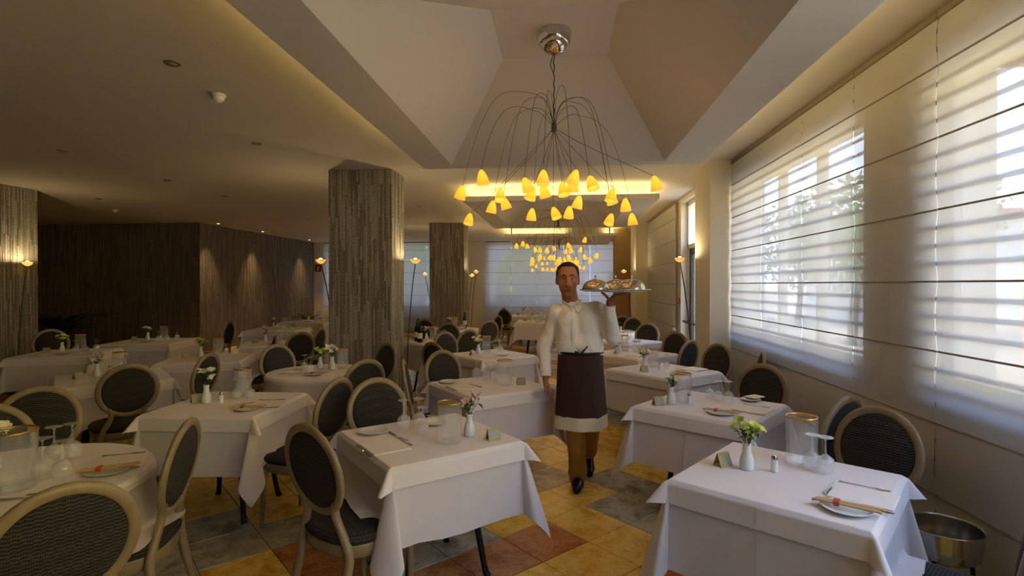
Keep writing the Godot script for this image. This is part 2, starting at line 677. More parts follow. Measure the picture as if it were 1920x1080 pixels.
func build_panel(k: int) -> void:
	var f0: float = PANELS[k][0]
	var f1: float = PANELS[k][1]
	var x0 := -1.435
	var x1 := 1.386
	var gx0 := -1.11
	var gx1 := 1.015
	var g0 := f0 + 0.16
	var g1 := f1 - 0.16
	var mid := (f0 + f1) * 0.5 + 0.06
	var hx0 := -0.455
	var hx1 := 0.355
	var h0 := mid - 0.375
	var h1 := mid + 0.375
	var top := 3.353
	var frame := struct("ceiling_panel_%d" % (k + 1), boxes([[x0, gx0, SOFFIT, 2.86, f0, f1], [gx1, x1, SOFFIT, 2.86, f0, f1], [gx0, gx1, SOFFIT, 2.86, f0, g0], [gx0, gx1, SOFFIT, 2.86, g1, f1]]), M.plaster, "dropped plaster ceiling panel with a faceted hollow, %s along the room" % ["first", "second", "third"][k])
	var lo := [G(gx0, SOFFIT, g0), G(gx1, SOFFIT, g0), G(gx1, SOFFIT, g1), G(gx0, SOFFIT, g1)]
	var hi := [G(hx0, top, h0), G(hx1, top, h0), G(hx1, top, h1), G(hx0, top, h1)]
	var up := Vector3(0, 0.03, 0)
	for e in 4:
		var a: Vector3 = lo[e]
		var b: Vector3 = lo[(e + 1) % 4]
		var c: Vector3 = hi[(e + 1) % 4]
		var d: Vector3 = hi[e]
		var mb := MB.new()
		mb.quad(b, a, d, c)
		mb.quad(a + up, b + up, c + up, d + up)
		part("facet", mb.mesh(), M.plaster, frame)
	part("centre_field", boxes([[hx0, hx1, top, top + 0.03, h0, h1]]), M.plaster, frame)
	var i := 0.15
	part("upstand", boxes([[x0 + i, x0 + i + 0.03, 2.86, 3.45, f0 + i, f1 - i], [x1 - i - 0.03, x1 - i, 2.86, 3.45, f0 + i, f1 - i], [x0 + i, x1 - i, 2.86, 3.45, f0 + i, f0 + i + 0.03], [x0 + i, x1 - i, 2.86, 3.45, f1 - i - 0.03, f1 - i], [x0 + i, x1 - i, 3.42, 3.45, f0 + i, f1 - i]]), M.plaster, frame)
	part("lip", boxes([[x0, x0 + 0.012, 2.86, 2.885, f0, f1], [x1 - 0.012, x1, 2.86, 2.885, f0, f1], [x0, x1, 2.86, 2.885, f0, f0 + 0.012], [x0, x1, 2.86, 2.885, f1 - 0.012, f1]]), M.plaster, frame)
	# warm tubes on the ledge round the panel; one tube of the third panel is out
	var runs := [[G(x0 + 0.08, 2.871, f0 + 0.2), G(x0 + 0.08, 2.871, f1 - 0.2)], [G(x1 - 0.08, 2.871, f0 + 0.2), G(x1 - 0.08, 2.871, f1 - 0.2)], [G(x0 + 0.2, 2.871, f1 - 0.08), G(x1 - 0.2, 2.871, f1 - 0.08)]]
	if k < 2:
		runs.append([G(x0 + 0.1, 2.871, f0 + 0.08), G(x1 - 0.1, 2.871, f0 + 0.08)])
	else:
		runs.append([G(x0 + 0.1, 2.871, f0 + 0.08), G(0.1, 2.871, f0 + 0.08)])
		runs.append([G(1.08, 2.871, f0 + 0.08), G(x1 - 0.05, 2.871, f0 + 0.08)])
	for r in runs:
		var a: Vector3 = r[0]
		var b: Vector3 = r[1]
		var mb := MB.new()
		mb.tube([a, b], 0.009, 6)
		part("cove_light_tube", mb.mesh(), M.lamp_tube, frame)
		var l := AreaLight3D.new()
		l.name = "cove_light"
		l.light_color = Color(1.0, 0.86, 0.56)
		l.area_size = Vector2(a.distance_to(b), 0.03)
		l.area_normalize_energy = true
		l.light_energy = COVE * a.distance_to(b)
		l.area_range = 12.0
		l.shadow_enabled = true
		frame.add_child(l, true)
		var dir := (b - a).normalized()
		l.global_transform = Transform3D(Basis(dir, dir.cross(Vector3.UP) * -1.0, Vector3.ZERO), (a + b) * 0.5 + Vector3(0, 0.02, 0))
		var zax := Vector3.DOWN  # an area light shines along its own -z: upwards
		l.global_transform = Transform3D(Basis(dir, zax.cross(dir), zax), (a + b) * 0.5 + Vector3(0, 0.02, 0))


const COVE := 0.24


# vertical stone strips of uneven tone and depth over the faces of a block
func stone_block(called: String, label: String, x0: float, x1: float, f0: float, f1: float, faces: Array, mats: Array, joint: Material, sd: int, width := 0.024) -> void:
	var core := struct(called, boxes([[x0 + 0.015, x1 - 0.015, 0, CEIL, f0 + 0.015, f1 - 0.015]]), joint, label)
	var lr := RandomNumberGenerator.new()
	lr.seed = sd
	var mbs := []
	for m in mats:
		mbs.append(MB.new())
	for face in faces:
		# face: "near", "far", "right", "left"
		var run: float = (x1 - x0) if face in ["near", "far"] else (f1 - f0)
		var n := int(round(run / width))
		for i in n:
			var a := run * i / n + 0.0015
			var b := run * (i + 1) / n - 0.0015
			var y := 0.0
			while y < CEIL - 0.01:
				var y2 := minf(CEIL - 0.001, y + lr.randf_range(0.18, 0.7))
				if CEIL - y2 < 0.1:
					y2 = CEIL - 0.001
				var d := lr.randf_range(0.0, 0.009)
				var mb: MB = mbs[lr.randi() % mbs.size()]
				match face:
					"near":
						mb.box(G(x0 + a, y, f0 + 0.016), G(x0 + b, y2 - 0.002, f0 - d))
					"far":
						mb.box(G(x0 + a, y, f1 - 0.016), G(x0 + b, y2 - 0.002, f1 + d))
					"right":
						mb.box(G(x1 - 0.016, y, f0 + a), G(x1 + d, y2 - 0.002, f0 + b))
					"left":
						mb.box(G(x0 + 0.016, y, f0 + a), G(x0 - d, y2 - 0.002, f0 + b))
				y = y2
	var m := ArrayMesh.new()
	for mb in mbs:
		mb.add_to(m)
	var o := MeshInstance3D.new()
	o.name = "stone_strips"
	o.mesh = m
	for k in mats.size():
		o.set_surface_override_material(k, mats[k])
	o.set_meta("kind", "stuff")
	core.add_child(o, true)


func build_columns() -> void:
	stone_block("column_1", "square column clad in upright grey stone strips, before the round table", -2.94, -2.12, 6.54, 7.05, ["near", "right", "left", "far"], M.stone, M.joint, 11)
	stone_block("column_2", "farther square column clad in upright grey stone strips", -3.09, -2.27, 12.37, 12.95, ["near", "right", "left"], M.stone, M.joint, 12)
	stone_block("column_3", "square stone column beside the dark wall with a lit lamp before it", -8.87, -8.05, 6.7, 7.53, ["near", "right", "far"], M.stone, M.joint, 13)
	stone_block("wall_dark", "dark brown wall block clad in upright stone strips", -12.6, -8.45, 11.8, 17.6, ["near", "right"], M.dark_stone, M.dark_joint, 14, 0.036)


# ---------------------------------------------------------------- windows, shades, doors
func window_fill(called: String, label: String, along_f: bool, a0: float, a1: float, y0: float, y1: float, at: float, mullions: Array) -> void:
	var root := Node3D.new()
	root.name = called
	add_child(root)
	tag(root, label, "", "", "structure")
	var t := 0.06
	var d0 := at - 0.035
	var d1 := at + 0.035
	var bars := [[a0, a1, y0, y0 + t], [a0, a1, y1 - t, y1], [a0, a0 + t, y0 + t, y1 - t], [a1 - t, a1, y0 + t, y1 - t]]
	var mk := func(q: Array, da: float, db: float) -> ArrayMesh:
		return boxes([[da, db, q[2], q[3], q[0], q[1]]] if along_f else [[q[0], q[1], q[2], q[3], da, db]])
	for q in bars:
		part("frame_bar", mk.call(q, d0, d1), M.white_paint, root)
	var prev := a0 + t
	var stops := mullions.duplicate()
	stops.append(a1 - t + 0.03)
	for m in stops:
		if m < a1 - t:
			part("mullion", mk.call([m - 0.03, m + 0.03, y0 + t, y1 - t], d0, d1), M.white_paint, root)
		part("pane", mk.call([prev, m - 0.03, y0 + t, y1 - t], at - 0.003, at + 0.003), M.pane, root)
		prev = m + 0.03
	part("window_sill", mk.call([a0 - 0.03, a1 + 0.03, y0 - 0.03, y0], at - 0.09, at + 0.12), M.white_paint, root)


const ORDER := ["first", "second", "third", "fourth", "fifth"]
const WINS := [[3.80, 6.42], [0.75, 3.12], [-1.95, 0.15], [-4.85, -2.58]]
const SILL := 1.03
const HEAD := 2.78


func build_windows() -> void:
	var L := [[WALL_R, 2.35, 0, SILL, -5.25, 6.45], [WALL_R, 2.35, HEAD, CEIL, -5.25, 6.45], [WALL_R, 2.35, SILL, HEAD, 3.12, 3.80], [WALL_R, 2.35, SILL, HEAD, 0.15, 0.75], [WALL_R, 2.35, SILL, HEAD, -2.58, -1.95], [WALL_R, 2.35, SILL, HEAD, -5.25, -4.85], [WALL_R, 2.35, SILL, HEAD, 6.42, 6.45]]
	L += [[WALL_R, 2.35, 0, CEIL, 7.15, 8.2], [WALL_R, 2.35, 2.98, CEIL, 8.2, 9.3], [WALL_R, 2.35, 0, CEIL, 9.3, 17.85]]
	struct("wall_right", boxes(L), M.cream_wall, "cream window wall behind the sheer shades")
	struct("pilaster_1", boxes([[1.74, 2.35, 0, CEIL, 6.45, 7.15]]), M.cream_wall, "cream pilaster between the shaded windows and the glass door")
	struct("pilaster_2", boxes([[1.70, 2.03, 0, CEIL, 12.4, 13.3]]), M.cream_wall, "cream pilaster farther along the window wall")
	struct("wall_return", boxes([[1.36, 2.03, 0, CEIL, 14.0, 14.2]]), M.tan_wall, "short tan return wall near the far window")
	struct("trim_1", boxes([[1.79, 1.82, 0, CEIL, 13.97, 14.0]]), M.terracotta, "brown upright trim on the short return wall")
	var k := 1
	for w in WINS:
		window_fill("window_%d" % k, "white framed window behind sheer shades, opening %d of the window wall" % k, true, w[0], w[1], SILL, HEAD, 2.13, [w[0] + 0.78, w[0] + 1.56])
		k += 1
	# far wall with two wide windows
	var E := END_F
	struct("wall_end", boxes([[-12.85, -8.0, 0, CEIL, E, E + 0.25], [-3.6, -2.46, 0, CEIL, E, E + 0.25], [1.78, 2.35, 0, CEIL, E, E + 0.25], [-8.0, -3.6, 0, 0.9, E, E + 0.25], [-2.46, 1.78, 0, 0.9, E, E + 0.25], [-8.0, -3.6, 2.95, CEIL, E, E + 0.25], [-2.46, 1.78, 2.95, CEIL, E, E + 0.25]]), M.cream_wall, "cream far wall with two wide shaded windows")
	window_fill("window_5", "wide shaded window of the far wall behind the waiter", false, -2.46, 1.78, 0.9, 2.95, E + 0.12, [-1.4, -0.34, 0.72])
	window_fill("window_6", "wide shaded window of the far wall between the stone columns", false, -8.0, -3.6, 0.9, 2.95, E + 0.18, [-6.9, -5.8, -4.7])
	# sheer shades
	var edges := [6.43, 5.49, 4.59, 3.81, 3.01, 2.2]
	var order := ["beside the pilaster", "second from the pilaster", "third from the pilaster", "before the pier between two windows", "beside the pier, over the wide window", "sixth from the pilaster"]
	for i in edges.size() - 1:
		shade(edges[i + 1], edges[i], true, SHADE_X, true, "sheer white roman shade with dark seams, %s" % order[i], "sheer shades of the window wall")
	for i in 3:  # shades added out of view to lower the daylight from behind the camera
		shade(-4.95 + i * 0.83, -4.13 + i * 0.83, true, SHADE_X, false, "%s added unseen sheer shade from the rear wall, cutting window light" % ORDER[i], "added sheer shades by the rear wall")
	for q in [9.45, 10.45, 11.45]:
		shade(q, q + 0.97, true, SHADE_X, false, "%s sheer shade against the wall beyond the glass door" % ORDER[int(q - 9)], "sheer shades beyond the glass door")
	for i in 5:
		shade(-2.5 + i * 0.86, -2.5 + i * 0.86 + 0.855, false, E - 0.12, false, "%s sheer shade of the far window behind the waiter, counted from the column lamps" % ORDER[i], "sheer shades of the far window")
	for i in 5:
		shade(-8.05 + i * 0.9, -8.05 + i * 0.9 + 0.895, false, E - 0.12, false, "%s sheer shade of the far window between columns, counted from the dark wall" % ORDER[i], "sheer shades between the columns")
	build_door()


func shade(a0: float, a1: float, along_f: bool, at: float, pockets: bool, label: String, group: String) -> void:
	var w := a1 - a0 - 0.006
	var mid := (a0 + a1) * 0.5
	var base := G(at, 0, mid) if along_f else G(mid, 0, at)
	var root := thing("roman_shade", label, "window shade", base, PI / 2 if along_f else 0.0, group)
	# local: x along the width, z towards the room is -x of the world for the window wall (turned), +z for the far wall
	var seams := [0.10, 0.48, 0.86, 1.24, 1.61, 1.99, 2.37, 2.75]
	var out := -1.0 if along_f else 1.0
	var key := "shade_%.2f_%d" % [w, int(out)]
	var fab := func() -> ArrayMesh:
		var mb := MB.new()
		var rows := []
		var ys := []
		var stops := [0.03] + seams + [3.0]
		for s in stops.size() - 1:
			for q in 6:
				ys.append([lerpf(stops[s], stops[s + 1], q / 6.0), q / 6.0])
		ys.append([3.0, 0.0])
		for yy in ys:
			var row := []
			for i in 9:
				var x := -w / 2 + w * i / 8.0
				var bulge: float = sin(yy[1] * PI) * 0.012 * out
				row.append(Vector3(x, yy[0], bulge))
			rows.append(row)
		mb.grid(rows)
		return mb.mesh()
	part("fabric", cached(key, fab), M.sheer, root)
	var rod := func() -> ArrayMesh:
		var mb := MB.new()
		mb.bevel_box(Vector3(-w / 2, -0.005, -0.004), Vector3(w / 2, 0.005, 0.004), 0.002)
		return mb.mesh()
	var rm := cached("rod_%.2f" % w, rod)
	for s in seams:
		part("seam_rod", rm, M.rod, root, Vector3(0, s, out * 0.002))
	part("headrail", cached("rail_%.2f" % w, func() -> ArrayMesh:
		var mb := MB.new()
		mb.bevel_box(Vector3(-w / 2, 2.995, -0.014), Vector3(w / 2, 3.03, 0.014), 0.004)
		return mb.mesh()), M.headrail, root)
	if not pockets:
		return
	var pm := cached("pocket_%.2f" % w, func() -> ArrayMesh:
		var mb := MB.new()
		mb.box(Vector3(-w / 2 + 0.01, -0.013, -0.001), Vector3(w / 2 - 0.01, 0.013, 0.001))
		return mb.mesh())
	var cm := cached("clip", func() -> ArrayMesh:
		var mb := MB.new()
		mb.bevel_box(Vector3(-0.018, -0.009, -0.004), Vector3(0.018, 0.009, 0.004), 0.002)
		return mb.mesh())
	for s in seams.size():
		var y0: float = seams[s]
		var y1: float = seams[s + 1] if s + 1 < seams.size() else 3.13
		for q in [0.25, 0.5, 0.75]:
			var y: float = lerpf(y0, y1, q)
			if y > 2.98:
				continue
			part("rod_pocket", pm, M.pocket, root, Vector3(0, y, -out * 0.006))
			if y > 0.9:
				for e in [-1.0, 1.0]:
					part("clip", cm, M.clip, root, Vector3(e * (w / 2 - 0.022), y, -out * 0.009))


func build_door() -> void:
	var root := Node3D.new()
	root.name = "door_1"
	add_child(root)
	tag(root, "dark framed glass door with push bar and glazed transom", "", "", "structure")
	var f0 := 8.2
	var f1 := 9.3
	var x0 := 2.16
	var x1 := 2.22
	for q in [[f0, f0 + 0.06, 0, 2.98], [f1 - 0.06, f1, 0, 2.98], [f0, f1, 2.92, 2.98], [f0, f1, 2.2, 2.27]]:
		part("door_frame", boxes([[x0 - 0.02, x1 + 0.02, q[2], q[3], q[0], q[1]]]), M.white_paint, root)
	part("transom_pane", boxes([[2.187, 2.193, 2.27, 2.92, f0 + 0.06, f1 - 0.06]]), M.pane, root)
	for q in [[f0 + 0.06, f0 + 0.16, 0, 2.2], [f1 - 0.16, f1 - 0.06, 0, 2.2], [f0 + 0.16, f1 - 0.16, 0, 0.2], [f0 + 0.16, f1 - 0.16, 2.1, 2.2]]:
		part("door_rail", boxes([[x0, x1, q[2], q[3], q[0], q[1]]]), M.dark_frame, root)
	part("door_pane", boxes([[2.187, 2.193, 0.2, 2.1, f0 + 0.16, f1 - 0.16]]), M.pane, root)
	var mb := MB.new()
	mb.tube([G(2.06, 0.98, f0 + 0.08), G(2.06, 0.98, f1 - 0.08)], 0.022, 8)
	for f in [f0 + 0.12, f1 - 0.12]:
		mb.tube([G(2.06, 0.98, f), G(2.17, 0.98, f)], 0.018, 8)
	part("push_bar", mb.mesh(), M.dark_frame, root)
	# call point on the wall beyond the door
	var cp := thing("fire_call_point", "small red fire call point on the wall beside the glass door", "call point", G(2.015, 1.32, 9.39))
	part("housing", boxes([[-0.02, 0.015, -0.05, 0.05, -0.05, 0.05]]), M.red, cp)
	part("face_plate", boxes([[-0.024, -0.019, -0.03, 0.03, -0.03, 0.03]]), M.white_paint, cp)


func build_outside() -> void:
	struct("ground", boxes([[2.36, 40, -0.5, -0.3, -30, 60], [-30, 2.36, -0.5, -0.3, 17.9, 60]]), M.paving, "pale paved yard beyond the windows")
	var h := thing("yellow_house", "sunlit yellow house across the yard seen through the shades", "building", G(12, -0.3, 4))
	part("wall", boxes([[-1.5, 5, 0, 7, -14, 9.2]]), M.yellow_house, h)
	part("roof", boxes([[-1.9, 5.4, 7, 7.25, -14.4, 9.6]]), M.roof_tile, h)
	for f in [-6.0, -2.0, 2.0, 6.0]:
		for y in [1.0, 4.2]:
			var w := part("window", boxes([[-1.53, -1.48, y, y + 1.5, f - 0.5, f + 0.5]]), M.dark_frame, h)
			part("shutter", boxes([[-1.57, -1.5, y - 0.05, y + 1.55, f + 0.52, f + 1.0]]), M.house_white, w)
	var spots := [[9.0, 17.5, 5.0, 2.2], [13.0, 21.0, 6.5, 2.8], [11.0, 26.0, 5.5, 2.4], [-1.2, 20.3, 3.4, 1.3], [-5.6, 20.5, 3.6, 1.4]]
	var words := ["bushy green garden tree beyond the shaded windows", "tall green garden tree behind the yellow house", "rounded green tree farther down the yard", "green tree beyond the far window", "broad green tree beyond the far window by the dark wall"]
	for k in spots.size():
		var q: Array = spots[k]
		tree(q[0], q[1], q[2], q[3], words[k], 50 + k)
	var blocks := thing("added_grey_house", "added plain grey house close beyond the far windows, blocking the sky", "building", G(-3.5, -0.3, 23.0))  # made-up house, set tall and close to dim the far windows
	part("wall", boxes([[-10, 10, 0, 13, 0, 6]]), M.house_grey, blocks)
	part("roof", boxes([[-10.4, 10.4, 13, 13.25, -0.4, 6.4]]), M.roof_tile, blocks)
	for x in [-6.0, -3.6, -1.2, 1.2, 3.6, 6.0]:
		for y in [1.0, 4.0, 7.0, 10.0]:
			part("window", boxes([[x - 0.5, x + 0.5, y, y + 1.5, -0.03, 0.02]]), M.dark_frame, blocks)
	var pale := thing("white_house", "white house with tiled roof seen faintly through the shades", "building", G(17, -0.3, 30))
	part("wall", boxes([[-3, 6, 0, 5, -4, 5]]), M.house_white, pale)
	part("roof", boxes([[-3.4, 6.4, 5, 5.3, -4.4, 5.4]]), M.roof_tile, pale)


func tree(x: float, f: float, height: float, r: float, label: String, sd: int) -> void:
	var t := thing("garden_tree", label, "tree", G(x, -0.3, f))
	var mb := MB.new()
	mb.tube([Vector3.ZERO, Vector3(0.1, height * 0.3, 0.05), Vector3(0.0, height * 0.7, 0)], [0.16, 0.12, 0.05], 8)
	part("trunk", mb.mesh(), M.bark, t)
	var lr := RandomNumberGenerator.new()
	lr.seed = sd
	var b := MB.new()
	for k in 1400:
		var d := Vector3(lr.randfn(), lr.randfn(), lr.randfn()).normalized() * r * pow(lr.randf(), 0.4)
		var c := Vector3(0, height * 0.68, 0) + d * Vector3(1, 0.85, 1)
		var a := Vector3(lr.randfn(), lr.randfn(), lr.randfn()).normalized() * 0.14
		var e := a.cross(Vector3(lr.randfn(), lr.randfn(), lr.randfn())).normalized() * 0.08
		b.quad(c - a, c - e, c + a, c + e)
	part("foliage", b.mesh(), M.foliage, t)


# ---------------------------------------------------------------- furniture
func oval(cx: float, cz: float, rx: float, rz: float, y: float, n: int, power := 2.0) -> Array:  # counter-clockwise from above
	var out := []
	for i in n:
		var a := TAU * i / n
		var c := cos(a)
		var s := sin(a)
		out.append(Vector3(cx + rx * signf(c) * pow(absf(c), 2.0 / power), y, cz - rz * signf(s) * pow(absf(s), 2.0 / power)))
	return out


func chair_meshes() -> void:
	if mesh_cache.has("seat"):
		return
	var mb := MB.new()
	var rings := []
	for q in [[0.0, 0.435], [0.012, 0.45], [0.014, 0.465], [-0.004, 0.483], [-0.05, 0.492], [-0.12, 0.496]]:
		rings.append(oval(0, 0, 0.218 + q[0], 0.212 + q[0], q[1], 28, 2.7))
	mb.loft(rings)
	mesh_cache.seat = mb.mesh()
	mb = MB.new()
	rings = []
	for q in [[-0.01, 0.372], [0.0, 0.378], [0.006, 0.40], [0.008, 0.428], [0.002, 0.436]]:
		rings.append(oval(0, 0, 0.216 + q[0], 0.21 + q[0], q[1], 28, 2.7))
	mb.loft(rings)
	mesh_cache.seat_frame = mb.mesh()
	# backrest oval in a tilted plane
	var tilt := Transform3D(Basis(Vector3.RIGHT, 0.19), Vector3(0, 0.765, 0.245))
	mb = MB.new()
	mb.xf = tilt
	var pts := []
	for i in 40:
		var a := TAU * i / 40
		pts.append(Vector3(cos(a) * 0.19, sin(a) * 0.197, 0))
	mb.tube(pts, 0.0215, 10, true, 0.72, Vector3(0, 0, 1))
	mesh_cache.back_frame = mb.mesh()
	mb = MB.new()
	mb.xf = tilt
	rings = []
	for q in [[0.02, -0.026], [0.10, -0.024], [0.16, -0.018], [0.176, -0.006], [0.176, 0.006], [0.16, 0.014], [0.10, 0.018], [0.02, 0.019]]:
		var ring := []
		for i in 32:
			var a := TAU * i / 32
			ring.append(Vector3(cos(a) * q[0], sin(a) * q[0] * 1.035, q[1]))
		rings.append(ring)
	mb.loft(rings)
	mesh_cache.back_pad = mb.mesh()
	for s in [-1.0, 1.0]:
		mb = MB.new()
		mb.tube([Vector3(s * 0.175, 0.40, -0.165), Vector3(s * 0.177, 0.34, -0.167), Vector3(s * 0.178, 0.33, -0.168), Vector3(s * 0.182, 0.1, -0.174), Vector3(s * 0.184, 0.03, -0.176), Vector3(s * 0.184, 0.0, -0.176)], [0.026, 0.026, 0.019, 0.013, 0.011, 0.015], 10)
		mesh_cache["front_leg%d" % int(s)] = mb.mesh()
		mb = MB.new()
		var c := Curve3D.new()
		c.add_point(Vector3(s * 0.20, 0.0, 0.275), Vector3.ZERO, Vector3(0, 0.12, -0.03))
		c.add_point(Vector3(s * 0.172, 0.41, 0.185), Vector3(0, -0.14, 0.01), Vector3(0, 0.05, 0))
		c.add_point(Vector3(s * 0.105, 0.565, 0.205), Vector3(s * 0.03, -0.06, 0), Vector3(-s * 0.01, 0.03, 0.005))
		c.add_point(Vector3(s * 0.125, 0.63, 0.219), Vector3(-s * 0.015, -0.03, 0), Vector3.ZERO)
		var P := []
		var R := []
		for i in 19:
			P.append(c.sample_baked(c.get_baked_length() * i / 18.0, true))
			R.append(lerpf(0.014, 0.021, minf(1.0, i / 8.0)) * (1.0 if i < 14 else 0.92))
		mb.tube(P, R, 10)
		mesh_cache["rear_leg%d" % int(s)] = mb.mesh()


func chair(back: Vector3, facing_deg: float, label: String, group := "") -> void:
	chair_meshes()
	var a := deg_to_rad(facing_deg)
	var fwd := Vector3(cos(a), 0, -sin(a))
	var t := thing("dining_chair", label, "chair", Vector3(back.x, 0, back.z) + fwd * 0.245, atan2(-cos(a), sin(a)), group)
	part("seat", mesh_cache.seat, M.pad, t)
	part("seat_frame", mesh_cache.seat_frame, M.frame_wood, t)
	part("backrest", mesh_cache.back_pad, M.pad, t)
	part("back_frame", mesh_cache.back_frame, M.frame_wood, t)
	for s in [-1, 1]:
		part("leg", mesh_cache["front_leg%d" % s], M.frame_wood, t)
		part("leg", mesh_cache["rear_leg%d" % s], M.frame_wood, t)
	seats.append(t.position + Vector3(0, 0, 0))


var seats := []


# cloth draped over a square top of half width s: half side L of the cloth; corners fold into hanging cones
func square_cloth(center: Vector3, rot: float, s: float, drop: float, top: float, out0: float, stiff: float, ph: float, lying: bool, n := 52) -> ArrayMesh:
	var L := s + drop
	var local_seats := []
	for q in seats:
		var d: Vector3 = (q - center).rotated(Vector3.UP, -rot)
		if Vector2(d.x, d.z).length() < 1.0:
			local_seats.append(d)
	# grid lines crowd at the table edge
	var ts := []
	for i in n + 1:
		var t := -1.0 + 2.0 * i / n
		ts.append(t)
	var coords := []
	var inner := 6
	var outer := 20
	for i in outer:
		coords.append(-L + drop * i / outer)
	for i in inner + 1:
		if i == 3:
			coords.append(-0.007)
		coords.append(-s + 2 * s * i / inner)
		if i == 3:
			coords.append(0.007)
	for i in outer:
		coords.append(s + drop * (i + 1) / outer)
	var rows := []
	for vz in coords:
		var row := []
		for ux in coords:
			var du: float = maxf(absf(ux) - s, 0)
			var dv: float = maxf(absf(vz) - s, 0)
			var sx := signf(ux)
			var sz := signf(vz)
			var p := Vector3(clampf(ux, -s, s), top, clampf(vz, -s, s))
			var normal := Vector3.ZERO
			if absf(ux) < 0.003 or absf(vz) < 0.003:  # the ironed crease stands a little proud
				p.y += 0.0018
			if du > 0 and dv > 0:
				var d := sqrt(du * du + dv * dv)
				d = minf(d, drop * 1.40)
				var t := atan2(dv, du) / (PI / 2)
				if stiff > 0.5:
					d = minf(d, drop * 1.3)
				var lean := 0.10 * sin(ph * 3.0 + sx * 1.3 + sz * 2.1)
				var o := d * (0.24 + 0.40 * stiff) * sin(PI * t)
				var w := -d * (0.17 - 0.08 * stiff) * sin(TAU * t) + d * lean * sin(PI * t)
				var h := sqrt(maxf(d * d - o * o - w * w * 0.5, 0.0))
				var dn := Vector3(sx, 0, sz) / sqrt(2.0)
				var dt := Vector3(-sx, 0, sz) / sqrt(2.0)
				var edge := minf(1.0, d / 0.02)
				var flare := d * (0.05 + 0.05 * stiff)
				p += dn * o + dt * w + (Vector3(sx, 0, 0) * cos(t * PI / 2) + Vector3(0, 0, sz) * sin(t * PI / 2)) * (out0 * edge + flare)
				p.y -= h
				normal = dn
			elif du > 0:
				normal = Vector3(sx, 0, 0)
				var e := minf(1.0, du / 0.02)
				var fold := (0.5 + 0.5 * sin(vz * 13.0 + ph * 5.0 + sx)) * 0.055 * (1.0 - stiff) * clampf((s - absf(vz)) / 0.14, 0, 1)
				p += normal * (out0 * e + du * (0.05 + 0.05 * stiff + fold) + (0.004 * e if absf(vz) < 0.003 else 0.0))
				p.y -= du * 0.995
			elif dv > 0:
				normal = Vector3(0, 0, sz)
				var e := minf(1.0, dv / 0.02)
				var fold := (0.5 + 0.5 * sin(ux * 12.0 + ph * 7.0 + sz * 2.0)) * 0.055 * (1.0 - stiff) * clampf((s - absf(ux)) / 0.14, 0, 1)
				p += normal * (out0 * e + dv * (0.05 + 0.05 * stiff + fold) + (0.004 * e if absf(ux) < 0.003 else 0.0))
				p.y -= dv * 0.995
			if lying and p.y < 0.506 and (du == 0 or dv == 0):
				# where a chair stands under the edge the cloth lies on its seat
				var along: float = absf(vz) if du > 0 else absf(ux)
				for q in local_seats:
					var g := Vector2(p.x - q.x, p.z - q.z).length()
					var k := smoothstep(0.33, 0.25, g) * clampf((s - along) / 0.10, 0, 1)
					if k > 0.0:
						var under := 0.506 - p.y
						p.y += under * k
						p += normal * under * 0.5 * k
						break
			row.append(p)
		rows.append(row)
	rows.reverse()
	var mb := MB.new()
	mb.grid(rows)
	return mb.mesh()


func round_cloth(r: float, drop: float, top: float, out0: float, folds: int, amp: float, ph: float, center: Vector3, rot: float, lying: bool) -> ArrayMesh:
	var local_seats := []
	for q in seats:
		var d: Vector3 = (q - center).rotated(Vector3.UP, -rot)
		if Vector2(d.x, d.z).length() < 1.2:
			local_seats.append(d)
	var mb := MB.new()
	var n := 120
	var rows := []
	var stops := []
	for q in [0.001, 0.25, 0.5, 0.75, 0.97, 1.0]:
		stops.append([r * q, 0.0])
	for k in 14:
		stops.append([r, drop * (k + 1) / 14.0])
	for q in stops:
		var row := []
		for i in n + 1:
			var a: float = TAU * i / n
			var d: float = q[1]
			var wave := 0.5 + 0.5 * cos(a * folds + ph + 0.7 * sin(a * 3.0 + ph))
			var rr: float = q[0] + (out0 * minf(1.0, d / 0.02) + d * (0.04 + amp * wave) if d > 0 else 0.0)
			var y := top - d * 0.98
			if lying and y < 0.506:
				for sd in local_seats:
					if Vector2(rr * cos(a) - sd.x, -rr * sin(a) - sd.z).length() < 0.29:
						rr += (0.506 - y) * 0.5
						y = 0.506
						break
			row.append(Vector3(rr * cos(a), y, -rr * sin(a)))
		rows.append(row)
	rows.reverse()
	mb.grid(rows)
	return mb.mesh()


func table_leg_mesh() -> ArrayMesh:
	var mb := MB.new()
	mb.tube([Vector3(0.14, 0.70, 0.14), Vector3(0.15, 0.62, 0.15), Vector3(0.225, 0.06, 0.225), Vector3(0.232, 0.02, 0.232), Vector3(0.24, 0.0, 0.24)], [0.02, 0.02, 0.017, 0.019, 0.022], 8)
	return mb.mesh()


